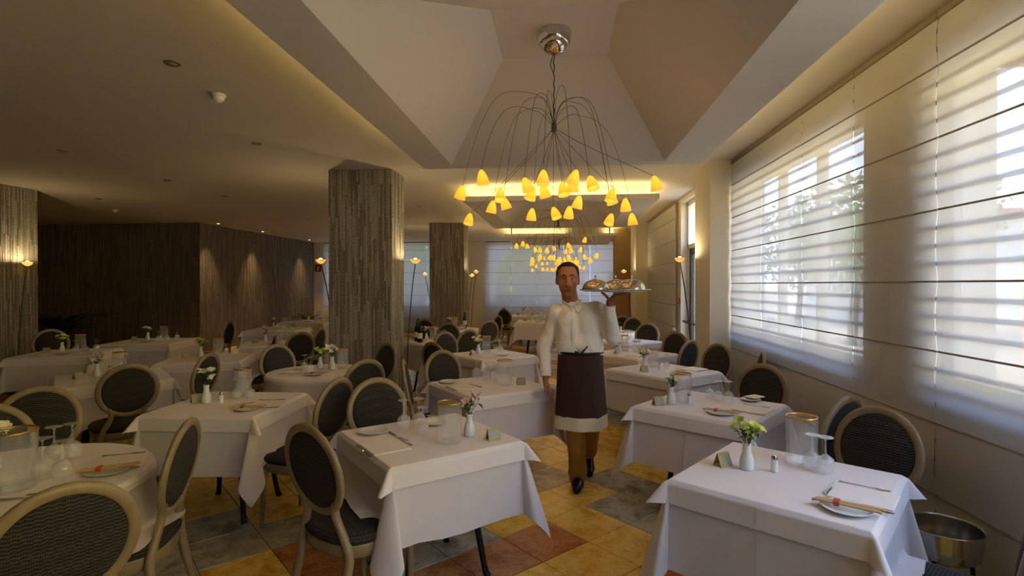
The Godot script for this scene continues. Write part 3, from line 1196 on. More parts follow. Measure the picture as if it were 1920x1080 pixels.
func table_at(x: float, f: float, rot_deg: float, where: String, kind := "square", half := 0.37, ph := 0.0) -> Node3D:
	var rot := deg_to_rad(rot_deg)
	var c := G(x, 0, f)
	var group := "black legged dining tables"
	var t := thing("dining_table", "%s black-legged table under white cloths, %s" % ["round" if kind == "round" else "square", where.replace("on the ", "the ")], "table", c, rot, group)
	var mb := MB.new()
	if kind == "square":
		mb.bevel_box(Vector3(-half, 0.722, -half), Vector3(half, 0.748, half), 0.006)
	else:
		mb.lathe([[half - 0.005, 0.722], [half, 0.726], [half, 0.744], [half - 0.005, 0.748]], 48, true, true)
	part("tabletop", mb.mesh(), M.table_wood, t)
	var lm := cached("table_leg", table_leg_mesh)
	for k in 4:
		part("leg", lm, M.black_metal, t, Vector3.ZERO, Vector3(0, k * PI / 2, 0))
	var mb2 := MB.new()
	mb2.bevel_box(Vector3(-0.17, 0.695, -0.17), Vector3(0.17, 0.722, 0.17), 0.004)
	part("leg_plate", cached("leg_plate", mb2.mesh), M.black_metal, t)
	var under: ArrayMesh
	var over: ArrayMesh
	if kind == "square":
		under = square_cloth(c, rot, half + 0.003, 0.385, 0.7505, 0.006, 0.0, ph, true)
		over = square_cloth(c, rot, half + 0.005, 0.10, 0.7535, 0.018, 0.85, ph + 1.0, false)
	else:
		under = round_cloth(half + 0.003, 0.40, 0.7505, 0.006, 13, 0.12, ph, c, rot, true)
		over = round_cloth(half + 0.005, 0.045, 0.7535, 0.012, 13, 0.10, ph, c, rot, false)
	var u := part("tablecloth", under, M.cloth, self, c, Vector3(0, rot, 0))
	tag(u, "long white undercloth hanging %s" % where.replace("on the ", "from the "), "tablecloth", "long white undercloths")
	var o := part("overlay_cloth", over, M.overlay, self, c, Vector3(0, rot, 0))
	tag(o, "short white overlay cloth spread %s" % where, "tablecloth", "short white overlay cloths")
	return t


const TOP_Y := 0.7545

# name: [x, f, turn, kind, half, where]
const TABLES := {
	"C1": [-0.736, 2.915, 40.0, "square", 0.365, "on the aisle table with pale pink flowers"],
	"C2": [-0.60, 4.46, 38.0, "square", 0.365, "on the table by the waiter's lowered hand"],
	"C3": [-0.85, 6.40, 43.0, "square", 0.37, "on the next table behind the waiter's hand"],
	"L0": [-2.39, 2.08, 10.0, "round", 0.53, "on the round table set with the big cooler"],
	"L1": [-2.35, 3.60, 2.0, "square", 0.365, "on the straight-set table before the round one"],
	"M": [-2.32, 4.97, 0.0, "round", 0.48, "on the round table before the stone column"],
	"L2": [-6.10, 6.08, 20.0, "square", 0.40, "on the table nearest the lit stone column"],
	"L3": [-4.07, 4.51, 46.0, "square", 0.40, "on the angled table among the dark chairs"],
	"L4": [-6.10, 7.45, 12.0, "square", 0.45, "on the table before the dark stone wall"],
	"L5": [-4.05, 5.80, 20.0, "square", 0.40, "on the table between dark wall and round table"],
	"L6": [-4.15, 7.35, 24.0, "square", 0.37, "on the table just behind the near column"],
	"L7": [-5.40, 9.75, 10.0, "square", 0.45, "on the nearer table along the dark wall"],
	"L8": [-5.75, 11.85, 0.0, "square", 0.50, "on the farther table along the dark wall"],
	"B1": [-1.85, 7.78, 45.0, "square", 0.36, "on the table beside the column's arc lamp"],
	"B2": [-2.0, 10.1, 40.0, "square", 0.38, "on the table before the second column"],
	"B3": [-0.55, 12.3, 0.0, "square", 0.45, "on the table below the second chandelier"],
	"B4": [-0.9, 14.6, 0.0, "square", 0.45, "on the table at the far window"],
	"R1": [0.985, 2.43, -37.5, "square", 0.36, "on the table by the steel bucket"],
	"R2": [1.04, 3.84, -38.0, "square", 0.37, "on the second table along the window shades"],
	"R3": [0.998, 5.38, 41.0, "square", 0.37, "on the third table along the window shades"],
	"R4": [0.87, 6.68, 45.0, "square", 0.37, "on the fourth table along the window side"],
	"R5": [0.95, 8.10, 45.0, "square", 0.37, "on the fifth table along the window side"],
	"R6": [0.95, 9.70, 45.0, "square", 0.37, "on the sixth table along the window side"],
}

# [px of the oval back's centre x, y, table it faces, turn away from the table centre in degrees, label]
const CHAIRS := [
	[115, 1030, "L0", 0, "oval-backed chair with its back turned, nearest end of the round table with the cooler"],
	[337, 873, "L0", 0, "oval-backed chair seen edge-on between the round table and straight-set table"],
	[598, 877, "C1", 0, "oval-backed chair with whole dark seat showing at the pink flower table", 0.03],
	[730, 780, "C1", 0, "oval-backed chair facing the aisle table across the upturned glasses"],
	[626, 768, "L1", 0, "oval-backed chair seen edge-on at the straight-set table"],
	[682, 720, "M", 8, "oval-backed chair with its back turned at the column's round table"],
	[722, 680, "M", 0, "oval-backed chair against the foot of the stone column"],
	[768, 722, "C2", 0, "oval-backed chair seen edge-on at the waiter's lowered hand table"],
	[530, 685, "M", 0, "oval-backed chair across the round table before the column"],
	[505, 662, "L5", 0, "dark oval-backed chair behind the pale chair of the round table"],
	[562, 652, "L6", 0, "dark oval-backed chair before the table behind the column"],
	[592, 642, "L6", 0, "dark oval-backed chair squeezed beside the stone column"],
	[240, 732, "L3", 0, "oval-backed chair showing its whole round back at the angled table"],
	[72, 792, "L0", 4, "oval-backed chair across the glasses of the cooler's round table"],
	[-30, 842, "L0", 0, "oval-backed chair half hidden behind the big clear cooler"],
	[385, 705, "L3", 0, "oval-backed chair behind the yellow-white flowers"],
	[430, 628, "L4", 0, "oval-backed chair standing edge-on before the dark wall"],
	[95, 646, "L2", 0, "oval-backed chair behind the table nearest the lit column"],
	[843, 702, "C2", 0, "oval-backed chair across the table by the waiter's hand"],
	[815, 677, "C3", 0, "oval-backed chair turned sideways behind the waiter's hand table"],
	[836, 652, "C3", 0, "oval-backed chair with a pale rim behind the second aisle table"],
	[876, 646, "B1", 0, "oval-backed chair with its dark back beside the pale rimmed one"],
	[840, 630, "B1", 0, "oval-backed chair behind the arc lamp table"],
	[916, 623, "B2", 0, "oval-backed chair seen at an angle before the far tables"],
	[933, 612, "B2", 0, "oval-backed chair overlapping the angled one before the far tables"],
	[785, 614, "B2", 0, "dark oval-backed chair of the cluster by the second column"],
	[806, 618, "B2", 25, "small dark oval-backed chair between the cluster and the far table"],
	[947, 592, "B4", 0, "tiny dark oval-backed chair at the far window table"],
	[925, 597, "B4", 0, "tiny dark oval-backed chair by the far wall's corner"],
	[1645, 845, "R1", 0, "large oval-backed chair against the shades at the bucket table"],
	[1578, 812, "R2", 0, "oval-backed chair seen edge-on between the two nearest window tables"],
	[1425, 735, "R2", 0, "oval-backed chair against the shades at the second window table"],
	[1424, 700, "R3", 0, "oval-backed chair peeking edge-on above the second window table's chair"],
	[1344, 682, "R3", 0, "oval-backed chair before the cream pilaster"],
	[1290, 672, "R4", 0, "oval-backed chair turned sideways before the glass door"],
	[1265, 652, "R4", 0, "oval-backed chair facing the fourth window table by the door"],
	[1231, 641, "R5", 0, "oval-backed chair turned sideways at the fifth window table"],
	[1213, 630, "R5", 0, "oval-backed chair behind the fifth window table"],
	[1187, 615, "R6", 0, "dark oval-backed chair behind the sixth window table"],
	[1168, 611, "R6", 0, "dark oval-backed chair before the short return wall"],
	[1920, 1000, "R1", 0, "oval-backed chair with its striped seat showing beside the steel bucket", 0.03],
]


func build_furniture() -> void:
	for q in CHAIRS:
		var T: Array = TABLES[q[2]]
		var b := at_h(q[0], q[1], 0.765)
		var c := G(T[0], 0, T[1])
		# keep the chair's distance so that its seat slides under the cloth but its back stays clear of it
		var d := Vector2(b.x - c.x, b.z - c.z)
		var want: float = clampf(d.length() + (q[5] if q.size() > 5 else 0.0), 0.68, 1.2)
		d = d.normalized() * want
		b = Vector3(c.x + d.x, 0, c.z + d.y)
		var a := rad_to_deg(atan2(-(c.z - b.z), c.x - b.x))
		chair(b, a + q[3], q[4], "oval-backed dining chairs")
	# the thin chair standing behind the table nearest the lit column
	var i := 0
	for key in TABLES:
		var T: Array = TABLES[key]
		table_at(T[0], T[1], T[2], T[5], T[3], T[4], i * 0.9)
		i += 1
	lay_tables()


# ---------------------------------------------------------------- things on the tables
func stem_glass(at: Vector3, where: String, scale := 1.0) -> void:
	var m := cached("stem_glass", func() -> ArrayMesh:
		var mb := MB.new()
		# standing on its rim: bowl below, foot on top
		mb.lathe([[0.033, 0.0], [0.038, 0.025], [0.040, 0.045], [0.034, 0.068], [0.016, 0.082], [0.005, 0.09], [0.0038, 0.12], [0.0038, 0.15], [0.006, 0.16], [0.034, 0.166], [0.035, 0.168], [0.033, 0.169], [0.0, 0.171]], 20)
		mb.lathe([[0.0, 0.082], [0.014, 0.079], [0.032, 0.066], [0.038, 0.045], [0.036, 0.025], [0.031, 0.0]], 20)
		return mb.mesh())
	var o := part("wine_glass", m, M.glass, self, at)
	o.scale = Vector3.ONE * scale
	tag(o, "upturned clear wine glass standing %s" % where, "glass", "upturned wine glasses %s" % where)


func cooler(at: Vector3, where: String, r := 0.06, h := 0.21) -> void:
	var t := thing("wine_cooler", "clear cylinder cooler with a gold rim %s" % where, "wine cooler", at, 0.0, "clear bottle coolers")
	var key := "cooler_%.3f_%.3f" % [r, h]
	part("cylinder", cached(key, func() -> ArrayMesh:
		var mb := MB.new()
		mb.lathe([[r * 0.96, 0.0], [r, 0.006], [r, 0.006], [r, h]], 28, false, true)
		mb.lathe([[r - 0.005, h], [r - 0.005, 0.012], [r - 0.005, 0.012], [0.0, 0.012]], 28)
		return mb.mesh()), M.cooler, t)
	part("inner_cup", cached(key + "i", func() -> ArrayMesh:
		var mb := MB.new()
		mb.lathe([[r * 0.72, 0.012], [r * 0.74, h * 0.75]], 24)
		return mb.mesh()), M.cooler, t)
	part("rim", cached(key + "r", func() -> ArrayMesh:
		var mb := MB.new()
		var pts := []
		for i in 28:
			pts.append(Vector3(cos(TAU * i / 28) * (r - 0.002), h, sin(TAU * i / 28) * (r - 0.002)))
		mb.tube(pts, 0.0055, 6, true)
		return mb.mesh()), M.gold, t)


func vase(at: Vector3, where: String, petal: String, sd: int, scale := 1.0) -> void:
	var vt := thing("bud_vase", "small white porcelain bud vase %s" % where, "vase", at, 0.0, "white bud vases")
	part("body", cached("vase", func() -> ArrayMesh:
		var mb := MB.new()
		mb.lathe([[0.024, 0.0], [0.029, 0.004], [0.030, 0.03], [0.027, 0.05], [0.018, 0.072], [0.0165, 0.10], [0.019, 0.115], [0.0175, 0.116], [0.014, 0.10], [0.014, 0.06]], 20, false, true)
		return mb.mesh()), M.porcelain, vt)
	vt.scale = Vector3.ONE * scale
	var word: String = {"petal_yellow": "yellow-green", "petal_white": "creamy white", "petal_pink": "pale pink"}[petal]
	var b := thing("flower_bunch", "%s flowers in the bud vase %s" % [word, where], "flowers", at + Vector3(0, 0.075 * scale, 0), 0.0, "flowers in bud vases")
	b.scale = Vector3.ONE * scale
	var lr := RandomNumberGenerator.new()
	lr.seed = sd
	var fm := cached("bloom", func() -> ArrayMesh:
		var mb := MB.new()
		for k in 6:
			var a := TAU * k / 6
			var d := Vector3(cos(a), 0, sin(a))
			var s := Vector3(-sin(a), 0, cos(a))
			var rows := []
			for j in 4:
				var q := j / 3.0
				var wd: float = [0.003, 0.011, 0.010, 0.001][j]
				var c := d * (0.004 + 0.024 * q) + Vector3(0, 0.004 + 0.016 * sin(q * 2.2), 0)
				rows.append([c - s * wd, c + Vector3(0, -0.003, 0), c + s * wd])
			mb.grid(rows)
		return mb.mesh())
	var lm := cached("sprig_leaf", func() -> ArrayMesh:
		var mb := MB.new()
		var rows := []
		for j in 5:
			var q := j / 4.0
			var wd: float = [0.002, 0.008, 0.009, 0.006, 0.0005][j]
			var c := Vector3(0.05 * q, 0.012 * sin(q * PI) - 0.01 * q, 0)
			rows.append([c + Vector3(0, 0.002, -wd), c, c + Vector3(0, 0.002, wd)])
		mb.grid(rows)
		return mb.mesh())
	var stems := MB.new()
	var tips := []
	for k in 9:
		var a := lr.randf() * TAU
		var sp := lr.randf_range(0.012, 0.055)
		var tip := Vector3(cos(a) * sp, lr.randf_range(0.075, 0.125), sin(a) * sp)
		tips.append(tip)
		stems.tube([Vector3(cos(a) * 0.004, -0.02, sin(a) * 0.004), Vector3(cos(a) * 0.008, 0.04, sin(a) * 0.008), tip], 0.0014, 5)
	part("stems", stems.mesh(), M.leaf, b)
	for tip in tips:
		part("flower", fm, M[petal], b, tip, Vector3(lr.randf_range(-0.8, 0.8), lr.randf() * TAU, lr.randf_range(-0.8, 0.8)))
	for k in 11:
		var tip: Vector3 = tips[k % tips.size()] * lr.randf_range(0.5, 0.85)
		part("leaf", lm, M.leaf, b, tip, Vector3(0, lr.randf() * TAU, lr.randf_range(-0.2, 0.9)))


func shaker(at: Vector3, where: String) -> void:
	var t := thing("salt_shaker", "glass salt shaker with metal cap %s" % where, "salt shaker", at, 0.0, "salt shakers")
	part("jar", cached("shaker", func() -> ArrayMesh:
		var mb := MB.new()
		mb.lathe([[0.014, 0.0], [0.015, 0.003], [0.015, 0.045], [0.012, 0.055]], 14, true, true)
		return mb.mesh()), M.salt, t)
	part("cap", cached("shaker_cap", func() -> ArrayMesh:
		var mb := MB.new()
		mb.lathe([[0.013, 0.0], [0.013, 0.012], [0.009, 0.018]], 14, true, true)
		return mb.mesh()), M.steel, t, Vector3(0, 0.055, 0))


func tent_card(at: Vector3, turn: float, where: String, m: Material) -> void:
	var t := thing("tent_card", "small folded table card standing %s" % where, "table card", at, turn, "folded table cards")
	var face := cached("card_face", func() -> ArrayMesh:
		var mb := MB.new()
		mb.bevel_box(Vector3(-0.035, 0, -0.001), Vector3(0.035, 0.066, 0.001), 0.0005)
		return mb.mesh())
	part("panel", face, m, t, Vector3(0, 0, 0.026), Vector3(-0.40, 0, 0))
	part("panel", face, m, t, Vector3(0, 0, -0.026), Vector3(0.40, 0, 0))
	part("print_panel", cached("card_print", func() -> ArrayMesh:
		var mb := MB.new()
		mb.bevel_box(Vector3(-0.025, 0.012, 0.001), Vector3(0.025, 0.052, 0.002), 0.0003)
		return mb.mesh()), M.card_face, t, Vector3(0, 0, 0.026), Vector3(-0.40, 0, 0))


func plate(at: Vector3, where: String, r := 0.085) -> void:
	var t := part("side_plate", cached("plate_%.3f" % r, func() -> ArrayMesh:
		var mb := MB.new()
		mb.lathe([[r * 0.55, 0.0], [r * 0.62, 0.004], [r * 0.98, 0.013], [r, 0.0145], [r * 0.97, 0.0155], [r * 0.66, 0.008], [r * 0.6, 0.006], [0.0, 0.006]], 32, false, true)
		return mb.mesh()), M.porcelain, self, at)
	tag(t, "small white side plate %s" % where, "plate", "side plates")


func breadsticks(at: Vector3, turn: float, where: String) -> void:
	var t := thing("breadstick_packet", "tan breadstick packet across the plate %s" % where, "breadsticks", at, turn, "breadstick packets")
	for k in 2:
		var z := 0.012 if k == 0 else -0.012
		part("packet", cached("packet", func() -> ArrayMesh:
			var mb := MB.new()
			mb.tube([Vector3(-0.11, 0.002, 0), Vector3(-0.10, 0.006, 0), Vector3(0.10, 0.006, 0), Vector3(0.11, 0.002, 0)], [0.008, 0.009, 0.009, 0.008], 8, false, 0.6, Vector3.UP)
			return mb.mesh()), M.wrap, t, Vector3(0.01 * k, 0.002, z), Vector3(0, 0.06 * k, 0))
	part("band", cached("packet_band", func() -> ArrayMesh:
		var mb := MB.new()
		mb.bevel_box(Vector3(-0.011, 0, -0.023), Vector3(0.011, 0.0155, 0.023), 0.003)
		return mb.mesh()), M.wrap_red, t, Vector3(-0.03, 0, 0))


func knife(at: Vector3, turn: float, where: String) -> void:
	var t := thing("table_knife", "silver table knife %s" % where, "knife", at, turn, "silver knives %s" % where)
	part("blade", cached("blade", func() -> ArrayMesh:
		var mb := MB.new()
		var ring0 := [Vector3(0.0, 0, 0.006), Vector3(0.085, 0, 0.009), Vector3(0.11, 0, 0.004), Vector3(0.115, 0, -0.006), Vector3(0.0, 0, -0.006)]
		var ring1 := []
		for q in ring0:
			ring1.append(q + Vector3(0, 0.002, 0))
		mb.loft([ring0, ring1])
		return mb.mesh()), M.silver, t)
	part("handle", cached("knife_handle", func() -> ArrayMesh:
		var mb := MB.new()
		mb.tube([Vector3(0.002, 0.004, 0), Vector3(-0.03, 0.0045, 0), Vector3(-0.09, 0.005, 0), Vector3(-0.098, 0.004, 0)], [0.0045, 0.006, 0.008, 0.005], 8, false, 0.55, Vector3.UP)
		return mb.mesh()), M.silver, t)


func fork(at: Vector3, turn: float, where: String) -> void:
	var t := thing("table_fork", "silver table fork %s" % where, "fork", at, turn, "silver forks %s" % where)
	part("handle", cached("fork_handle", func() -> ArrayMesh:
		var mb := MB.new()
		mb.tube([Vector3(0.03, 0.006, 0), Vector3(0.0, 0.004, 0), Vector3(-0.07, 0.004, 0), Vector3(-0.10, 0.004, 0), Vector3(-0.106, 0.003, 0)], [0.005, 0.003, 0.0045, 0.0075, 0.004], 8, false, 0.5, Vector3.UP)
		return mb.mesh()), M.silver, t)
	for k in 4:
		part("tine", cached("tine", func() -> ArrayMesh:
			var mb := MB.new()
			mb.tube([Vector3(0.025, 0.005, 0), Vector3(0.045, 0.004, 0), Vector3(0.075, 0.006, 0)], [0.002, 0.0017, 0.0008], 5)
			return mb.mesh()), M.silver, t, Vector3(0, 0, (k - 1.5) * 0.0048))


func napkin(at: Vector3, turn: float, where: String, w := 0.22, d := 0.20) -> void:
	var o := part("folded_napkin", cached("napkin_%.2f_%.2f" % [w, d], func() -> ArrayMesh:
		var mb := MB.new()
		mb.bevel_box(Vector3(-w / 2, 0, -d / 2), Vector3(w / 2, 0.0035, d / 2), 0.0015)
		mb.bevel_box(Vector3(-w / 2 + 0.002, 0.0035, -d / 2 + 0.003), Vector3(w / 2 - 0.001, 0.0065, d / 2 - 0.002), 0.0015)
		return mb.mesh()), M.napkin, self, at, Vector3(0, turn, 0))
	tag(o, "white folded napkin laid flat %s" % where, "napkin", "white folded napkins")


func where_of(key: String) -> String:
	return TABLES[key][5]


func on_top(px: float, py: float) -> Vector3:
	var p := at_h(px, py, 0.757)
	p.y = TOP_Y
	return p


# a place laid on a table: napkin with knife and fork, plate and breadsticks beside it; turn in degrees
func place_setting(key: String, nx: float, ny: float, plx: float, ply: float, turn_deg: float, sticks := true) -> void:
	var w := where_of(key)
	var t := deg_to_rad(turn_deg)
	var n := on_top(nx, ny)
	napkin(n, t, w)
	var ax := Vector3(cos(t), 0, -sin(t))
	var az := Vector3(sin(t), 0, cos(t))
	knife(n + az * 0.118 + Vector3(0, 0.0005, 0), t, w)
	fork(n - az * 0.118 + Vector3(0, 0.0005, 0), t, w)
	var p := on_top(plx, ply)
	plate(p, w)
	if sticks:
		breadsticks(p + Vector3(0, 0.0165, 0), t + 0.1, w)


func lay_tables() -> void:
	var w := where_of("R1")
	tent_card(on_top(1356, 872), 0.5, w, M.card_gold)
	vase(on_top(1401, 879), w, "petal_yellow", 201, 1.05)
	shaker(on_top(1453, 884), w)
	cooler(on_top(1504, 866), w, 0.068, 0.215)
	stem_glass(on_top(1524, 880), w, 0.95)
	stem_glass(on_top(1549, 886), w, 0.95)
	place_setting("R1", 1620, 931, 1588, 957, -37.0)
	knife(on_top(1560, 914) , 0.9, w)

	w = where_of("C1")
	tent_card(on_top(925, 823), 0.5, w, M.card_gold)
	vase(on_top(880, 816), w, "petal_pink", 202, 1.05)
	cooler(on_top(843, 828), w, 0.064, 0.21)
	stem_glass(on_top(757, 804), w)
	stem_glass(on_top(785, 800), w)
	stem_glass(on_top(792, 814), w, 0.9)
	place_setting("C1", 722, 838, 699, 811, -50.0, false)
	knife(on_top(745, 818), -0.75, w)
	plate(on_top(815, 795), w, 0.07)

	w = where_of("R2")
	tent_card(on_top(1234, 759), 0.4, w, M.card_gold)
	vase(on_top(1259, 757), w, "petal_white", 203, 1.05)
	cooler(on_top(1281, 752), w, 0.058, 0.2)
	shaker(on_top(1293, 756), w)
	for q in [[1331, 747], [1347, 751], [1367, 752]]:
		stem_glass(on_top(q[0], q[1]), w, 0.85)
	place_setting("R2", 1412, 768, 1352, 776, -38.0)
	plate(on_top(1408, 751), w, 0.07)
	napkin(on_top(1415, 748) + Vector3(0, 0.016, 0), 0.6, w, 0.12, 0.09)

	w = where_of("R3")
	tent_card(on_top(1208, 697), 0.2, w, M.card_gold)
	vase(on_top(1208, 692), w, "petal_white", 204)
	shaker(on_top(1237, 693), w)
	stem_glass(on_top(1250, 691), w, 0.8)
	cooler(on_top(1225, 688), w, 0.055, 0.19)
	place_setting("R3", 1300, 692, 1272, 700, 41.0)

	w = where_of("C2")
	tent_card(on_top(977, 721), 0.3, w, M.card_gold)
	cooler(on_top(946, 722), w, 0.062, 0.21)
	stem_glass(on_top(893, 707), w)
	stem_glass(on_top(912, 712), w, 0.9)
	stem_glass(on_top(925, 712), w, 0.9)
	place_setting("C2", 868, 726, 842, 717, 128.0, false)

	w = where_of("L1")
	tent_card(on_top(368, 754), 0.9, w, M.card_gold)
	vase(on_top(386, 755), w, "petal_white", 205, 1.1)
	shaker(on_top(414, 754), w)
	cooler(on_top(455, 741), w, 0.06, 0.2)
	stem_glass(on_top(443, 746), w, 0.85)
	stem_glass(on_top(468, 745), w, 0.85)
	place_setting("L1", 502, 757, 463, 768, 10.0)
	knife(on_top(455, 757), 0.9, w)

	w = where_of("L0")
	cooler(on_top(20, 915), w, 0.085, 0.235)
	stem_glass(on_top(78, 897), w, 1.05)
	stem_glass(on_top(116, 898), w)
	stem_glass(on_top(100, 866), w)
	stem_glass(on_top(134, 858), w)
	place_setting("L0", 222, 866, 200, 886, 25.0)
	knife(on_top(40, 935), 0.4, w)
	fork(on_top(110, 922), 0.5, w)
	vase(on_top(-15, 880), w, "petal_white", 206)

	w = where_of("M")
	vase(on_top(622, 692), w, "petal_white", 207, 1.1)
	vase(on_top(600, 690), w, "petal_yellow", 208)
	cooler(on_top(643, 690), w, 0.055, 0.19)
	stem_glass(on_top(571, 694), w, 0.9)
	stem_glass(on_top(582, 698), w, 0.9)
	place_setting("M", 545, 697, 590, 703, 20.0)

	for q in [["B1", -0.6, 0.5, "dark wine bottle standing tall"], ["B1", -0.75, 0.0, "second dark wine bottle standing"], ["B2", 0.6, 0.2, "single dark wine bottle"]]:
		var T: Array = TABLES[q[0]]
		var bt := thing("wine_bottle", "%s %s" % [q[3], T[5]], "bottle", G(T[0], TOP_Y, T[1]) + Vector3(q[1] * T[4], 0, -q[2] * T[4]).rotated(Vector3.UP, deg_to_rad(T[2])), 0.0, "dark wine bottles")
		part("bottle_body", cached("bottle", func() -> ArrayMesh:
			var mb := MB.new()
			mb.lathe([[0.034, 0.0], [0.037, 0.004], [0.037, 0.18], [0.030, 0.21], [0.015, 0.235], [0.013, 0.29], [0.015, 0.295], [0.014, 0.30]], 20, true, true)
			return mb.mesh()), M.bottle, bt)
		part("paper_label", cached("bottle_label", func() -> ArrayMesh:
			var mb := MB.new()
			mb.lathe([[0.0375, 0.06], [0.0375, 0.14]], 20)
			return mb.mesh()), M.napkin, bt)
	# the farther tables are laid alike: cooler, flowers, glasses, a card, a plate and a napkin
	var petals := ["petal_white", "petal_yellow", "petal_pink"]
	var k := 0
	for key in ["C3", "L2", "L3", "L4", "L5", "L6", "L7", "L8", "B1", "B2", "B3", "B4", "R4", "R5", "R6"]:
		var T: Array = TABLES[key]
		var wh: String = T[5]
		var s: float = T[4]
		var base := G(T[0], TOP_Y, T[1])
		var rot := deg_to_rad(T[2])
		var put := func(lx: float, lf: float) -> Vector3:
			return base + Vector3(lx * s, 0, -lf * s).rotated(Vector3.UP, rot)
		cooler(put.call(0.15, 0.45), wh, 0.056, 0.2)
		vase(put.call(-0.28, 0.30), wh, petals[k % 3], 300 + k)
		stem_glass(put.call(0.45, 0.05), wh, 0.9)
		stem_glass(put.call(0.20, 0.0), wh, 0.9)
		stem_glass(put.call(0.62, 0.35), wh, 0.9)
		tent_card(put.call(-0.62, 0.15), rot + 0.5, wh, M.card_gold)
		plate(put.call(0.10, -0.5), wh)
		napkin(put.call(-0.45, -0.5), rot, wh, 0.2, 0.17)
		shaker(put.call(-0.02, 0.62), wh)
		k += 1


# ---------------------------------------------------------------- lamps
const CHAND_1 := [[902, 333], [868, 361], [938, 366], [943, 381], [925, 388], [882, 411], [983, 347], [1019, 333], [1000, 363], [1017, 358], [1054, 355], [1081, 333], [1072, 347], [1105, 344], [1087, 379], [998, 402], [1037, 400], [1068, 398], [1150, 367], [1142, 371], [1172, 384], [1147, 412], [1184, 411], [1226, 344]]


func lamp_shade_mesh() -> ArrayMesh:
	var mb := MB.new()
	# hangs from the origin, mouth down
	mb.lathe([[0.040, -0.092], [0.0395, -0.09], [0.036, -0.065], [0.030, -0.04], [0.020, -0.016], [0.011, -0.002], [0.004, 0.002]], 14)
	mb.lathe([[0.003, -0.001], [0.010, -0.006], [0.018, -0.019], [0.028, -0.042], [0.034, -0.066], [0.038, -0.092]], 14)
	return mb.mesh()


func chandelier(center: Vector3, hub_y: float, lamps: Array, label: String, wire_r: float) -> void:
	# center: point of the ceiling field it hangs from; lamps: world positions of the lamp tops
	var t := thing("chandelier", label, "chandelier", center, 0.0, "spray chandeliers")
	part("canopy", cached("canopy", func() -> ArrayMesh:
		var mb := MB.new()
		mb.lathe([[0.022, -0.150], [0.06, -0.138], [0.088, -0.11], [0.094, -0.085], [0.094, -0.085], [0.112, -0.075], [0.122, -0.03], [0.122, 0.0]], 32, false, true)
		return mb.mesh()), M.chrome, t)
	var hub := Vector3(0, hub_y - center.y, 0)
	var mb := MB.new()
	var pts := []
	for i in 30:
		var q := i / 29.0
		pts.append(Vector3(sin(q * 40.0) * 0.004, lerpf(-0.15, hub.y + 0.03, q), cos(q * 40.0) * 0.004))
	mb.tube(pts, 0.004, 6)
	mb.tube([Vector3(0, -0.15, 0), Vector3(-0.02, -0.19, 0), Vector3(-0.026, -0.23, 0), Vector3(-0.005, -0.28, 0)], 0.003, 5)
	part("cord", mb.mesh(), M.wire, t)
	mb = MB.new()
	mb.lathe([[0.005, -0.035], [0.016, -0.03], [0.02, 0.0], [0.016, 0.03], [0.005, 0.04]], 14, true, true)
	part("hub", cached("hub", mb.mesh), M.wire, t, hub)
	var sm := cached("lamp_shade", lamp_shade_mesh)
	var bm := cached("lamp_bulb", func() -> ArrayMesh:
		var b := MB.new()
		b.lathe([[0.0, -0.072], [0.009, -0.068], [0.013, -0.056], [0.010, -0.042], [0.006, -0.03], [0.006, -0.012]], 10)
		return b.mesh())
	var k := 0
	for w in lamps:
		var tip: Vector3 = w - center
		var c := Curve3D.new()
		var away := Vector3(tip.x - hub.x, 0, tip.z - hub.z)
		var reach := away.length()
		var dir := away.normalized() if reach > 0.02 else Vector3.RIGHT
		if reach > 0.22 and k % 3 != 2:
			# springs up from the hub and arches over
			var rise := 0.10 + 0.22 * absf(sin(k * 1.7))
			c.add_point(hub, Vector3.ZERO, Vector3(dir.x * 0.04, rise * 0.9, dir.z * 0.04))
			c.add_point(hub + dir * reach * 0.5 + Vector3(0, rise * 0.75, 0), -dir * reach * 0.22, dir * reach * 0.25)
			c.add_point(tip, Vector3(-dir.x * 0.05, 0.22, -dir.z * 0.05), Vector3.ZERO)
		else:
			c.add_point(hub, Vector3.ZERO, Vector3(dir.x * reach * 0.25, -0.14, dir.z * reach * 0.25))
			c.add_point(tip, Vector3(-dir.x * reach * 0.3, 0.12, -dir.z * reach * 0.3), Vector3.ZERO)
		var P := []
		for i in 23:
			P.append(c.sample_baked(c.get_baked_length() * i / 22.0, true))
		mb = MB.new()
		mb.tube(P, wire_r, 5)
		part("wire_arm", mb.mesh(), M.wire, t)
		var lean := Vector3(0.32 * sin(k * 2.3), 0, 0.32 * cos(k * 1.9 + 1.0))
		var s := part("lamp_shade", sm, M.lamp_shade, t, tip, lean)
		var bb := part("lamp_bulb", bm, M.lamp_bulb, s)
		var l := OmniLight3D.new()
		l.name = "lamp_light"
		l.light_color = Color(1.0, 0.86, 0.62)
		l.light_energy = CHANDELIER
		l.light_size = 0.012
		l.omni_range = 20.0
		l.omni_attenuation = 2.0
		l.shadow_enabled = true
		bb.add_child(l, true)
		l.position = Vector3(0, -0.056, 0)
		k += 1


const CHANDELIER := 0.003


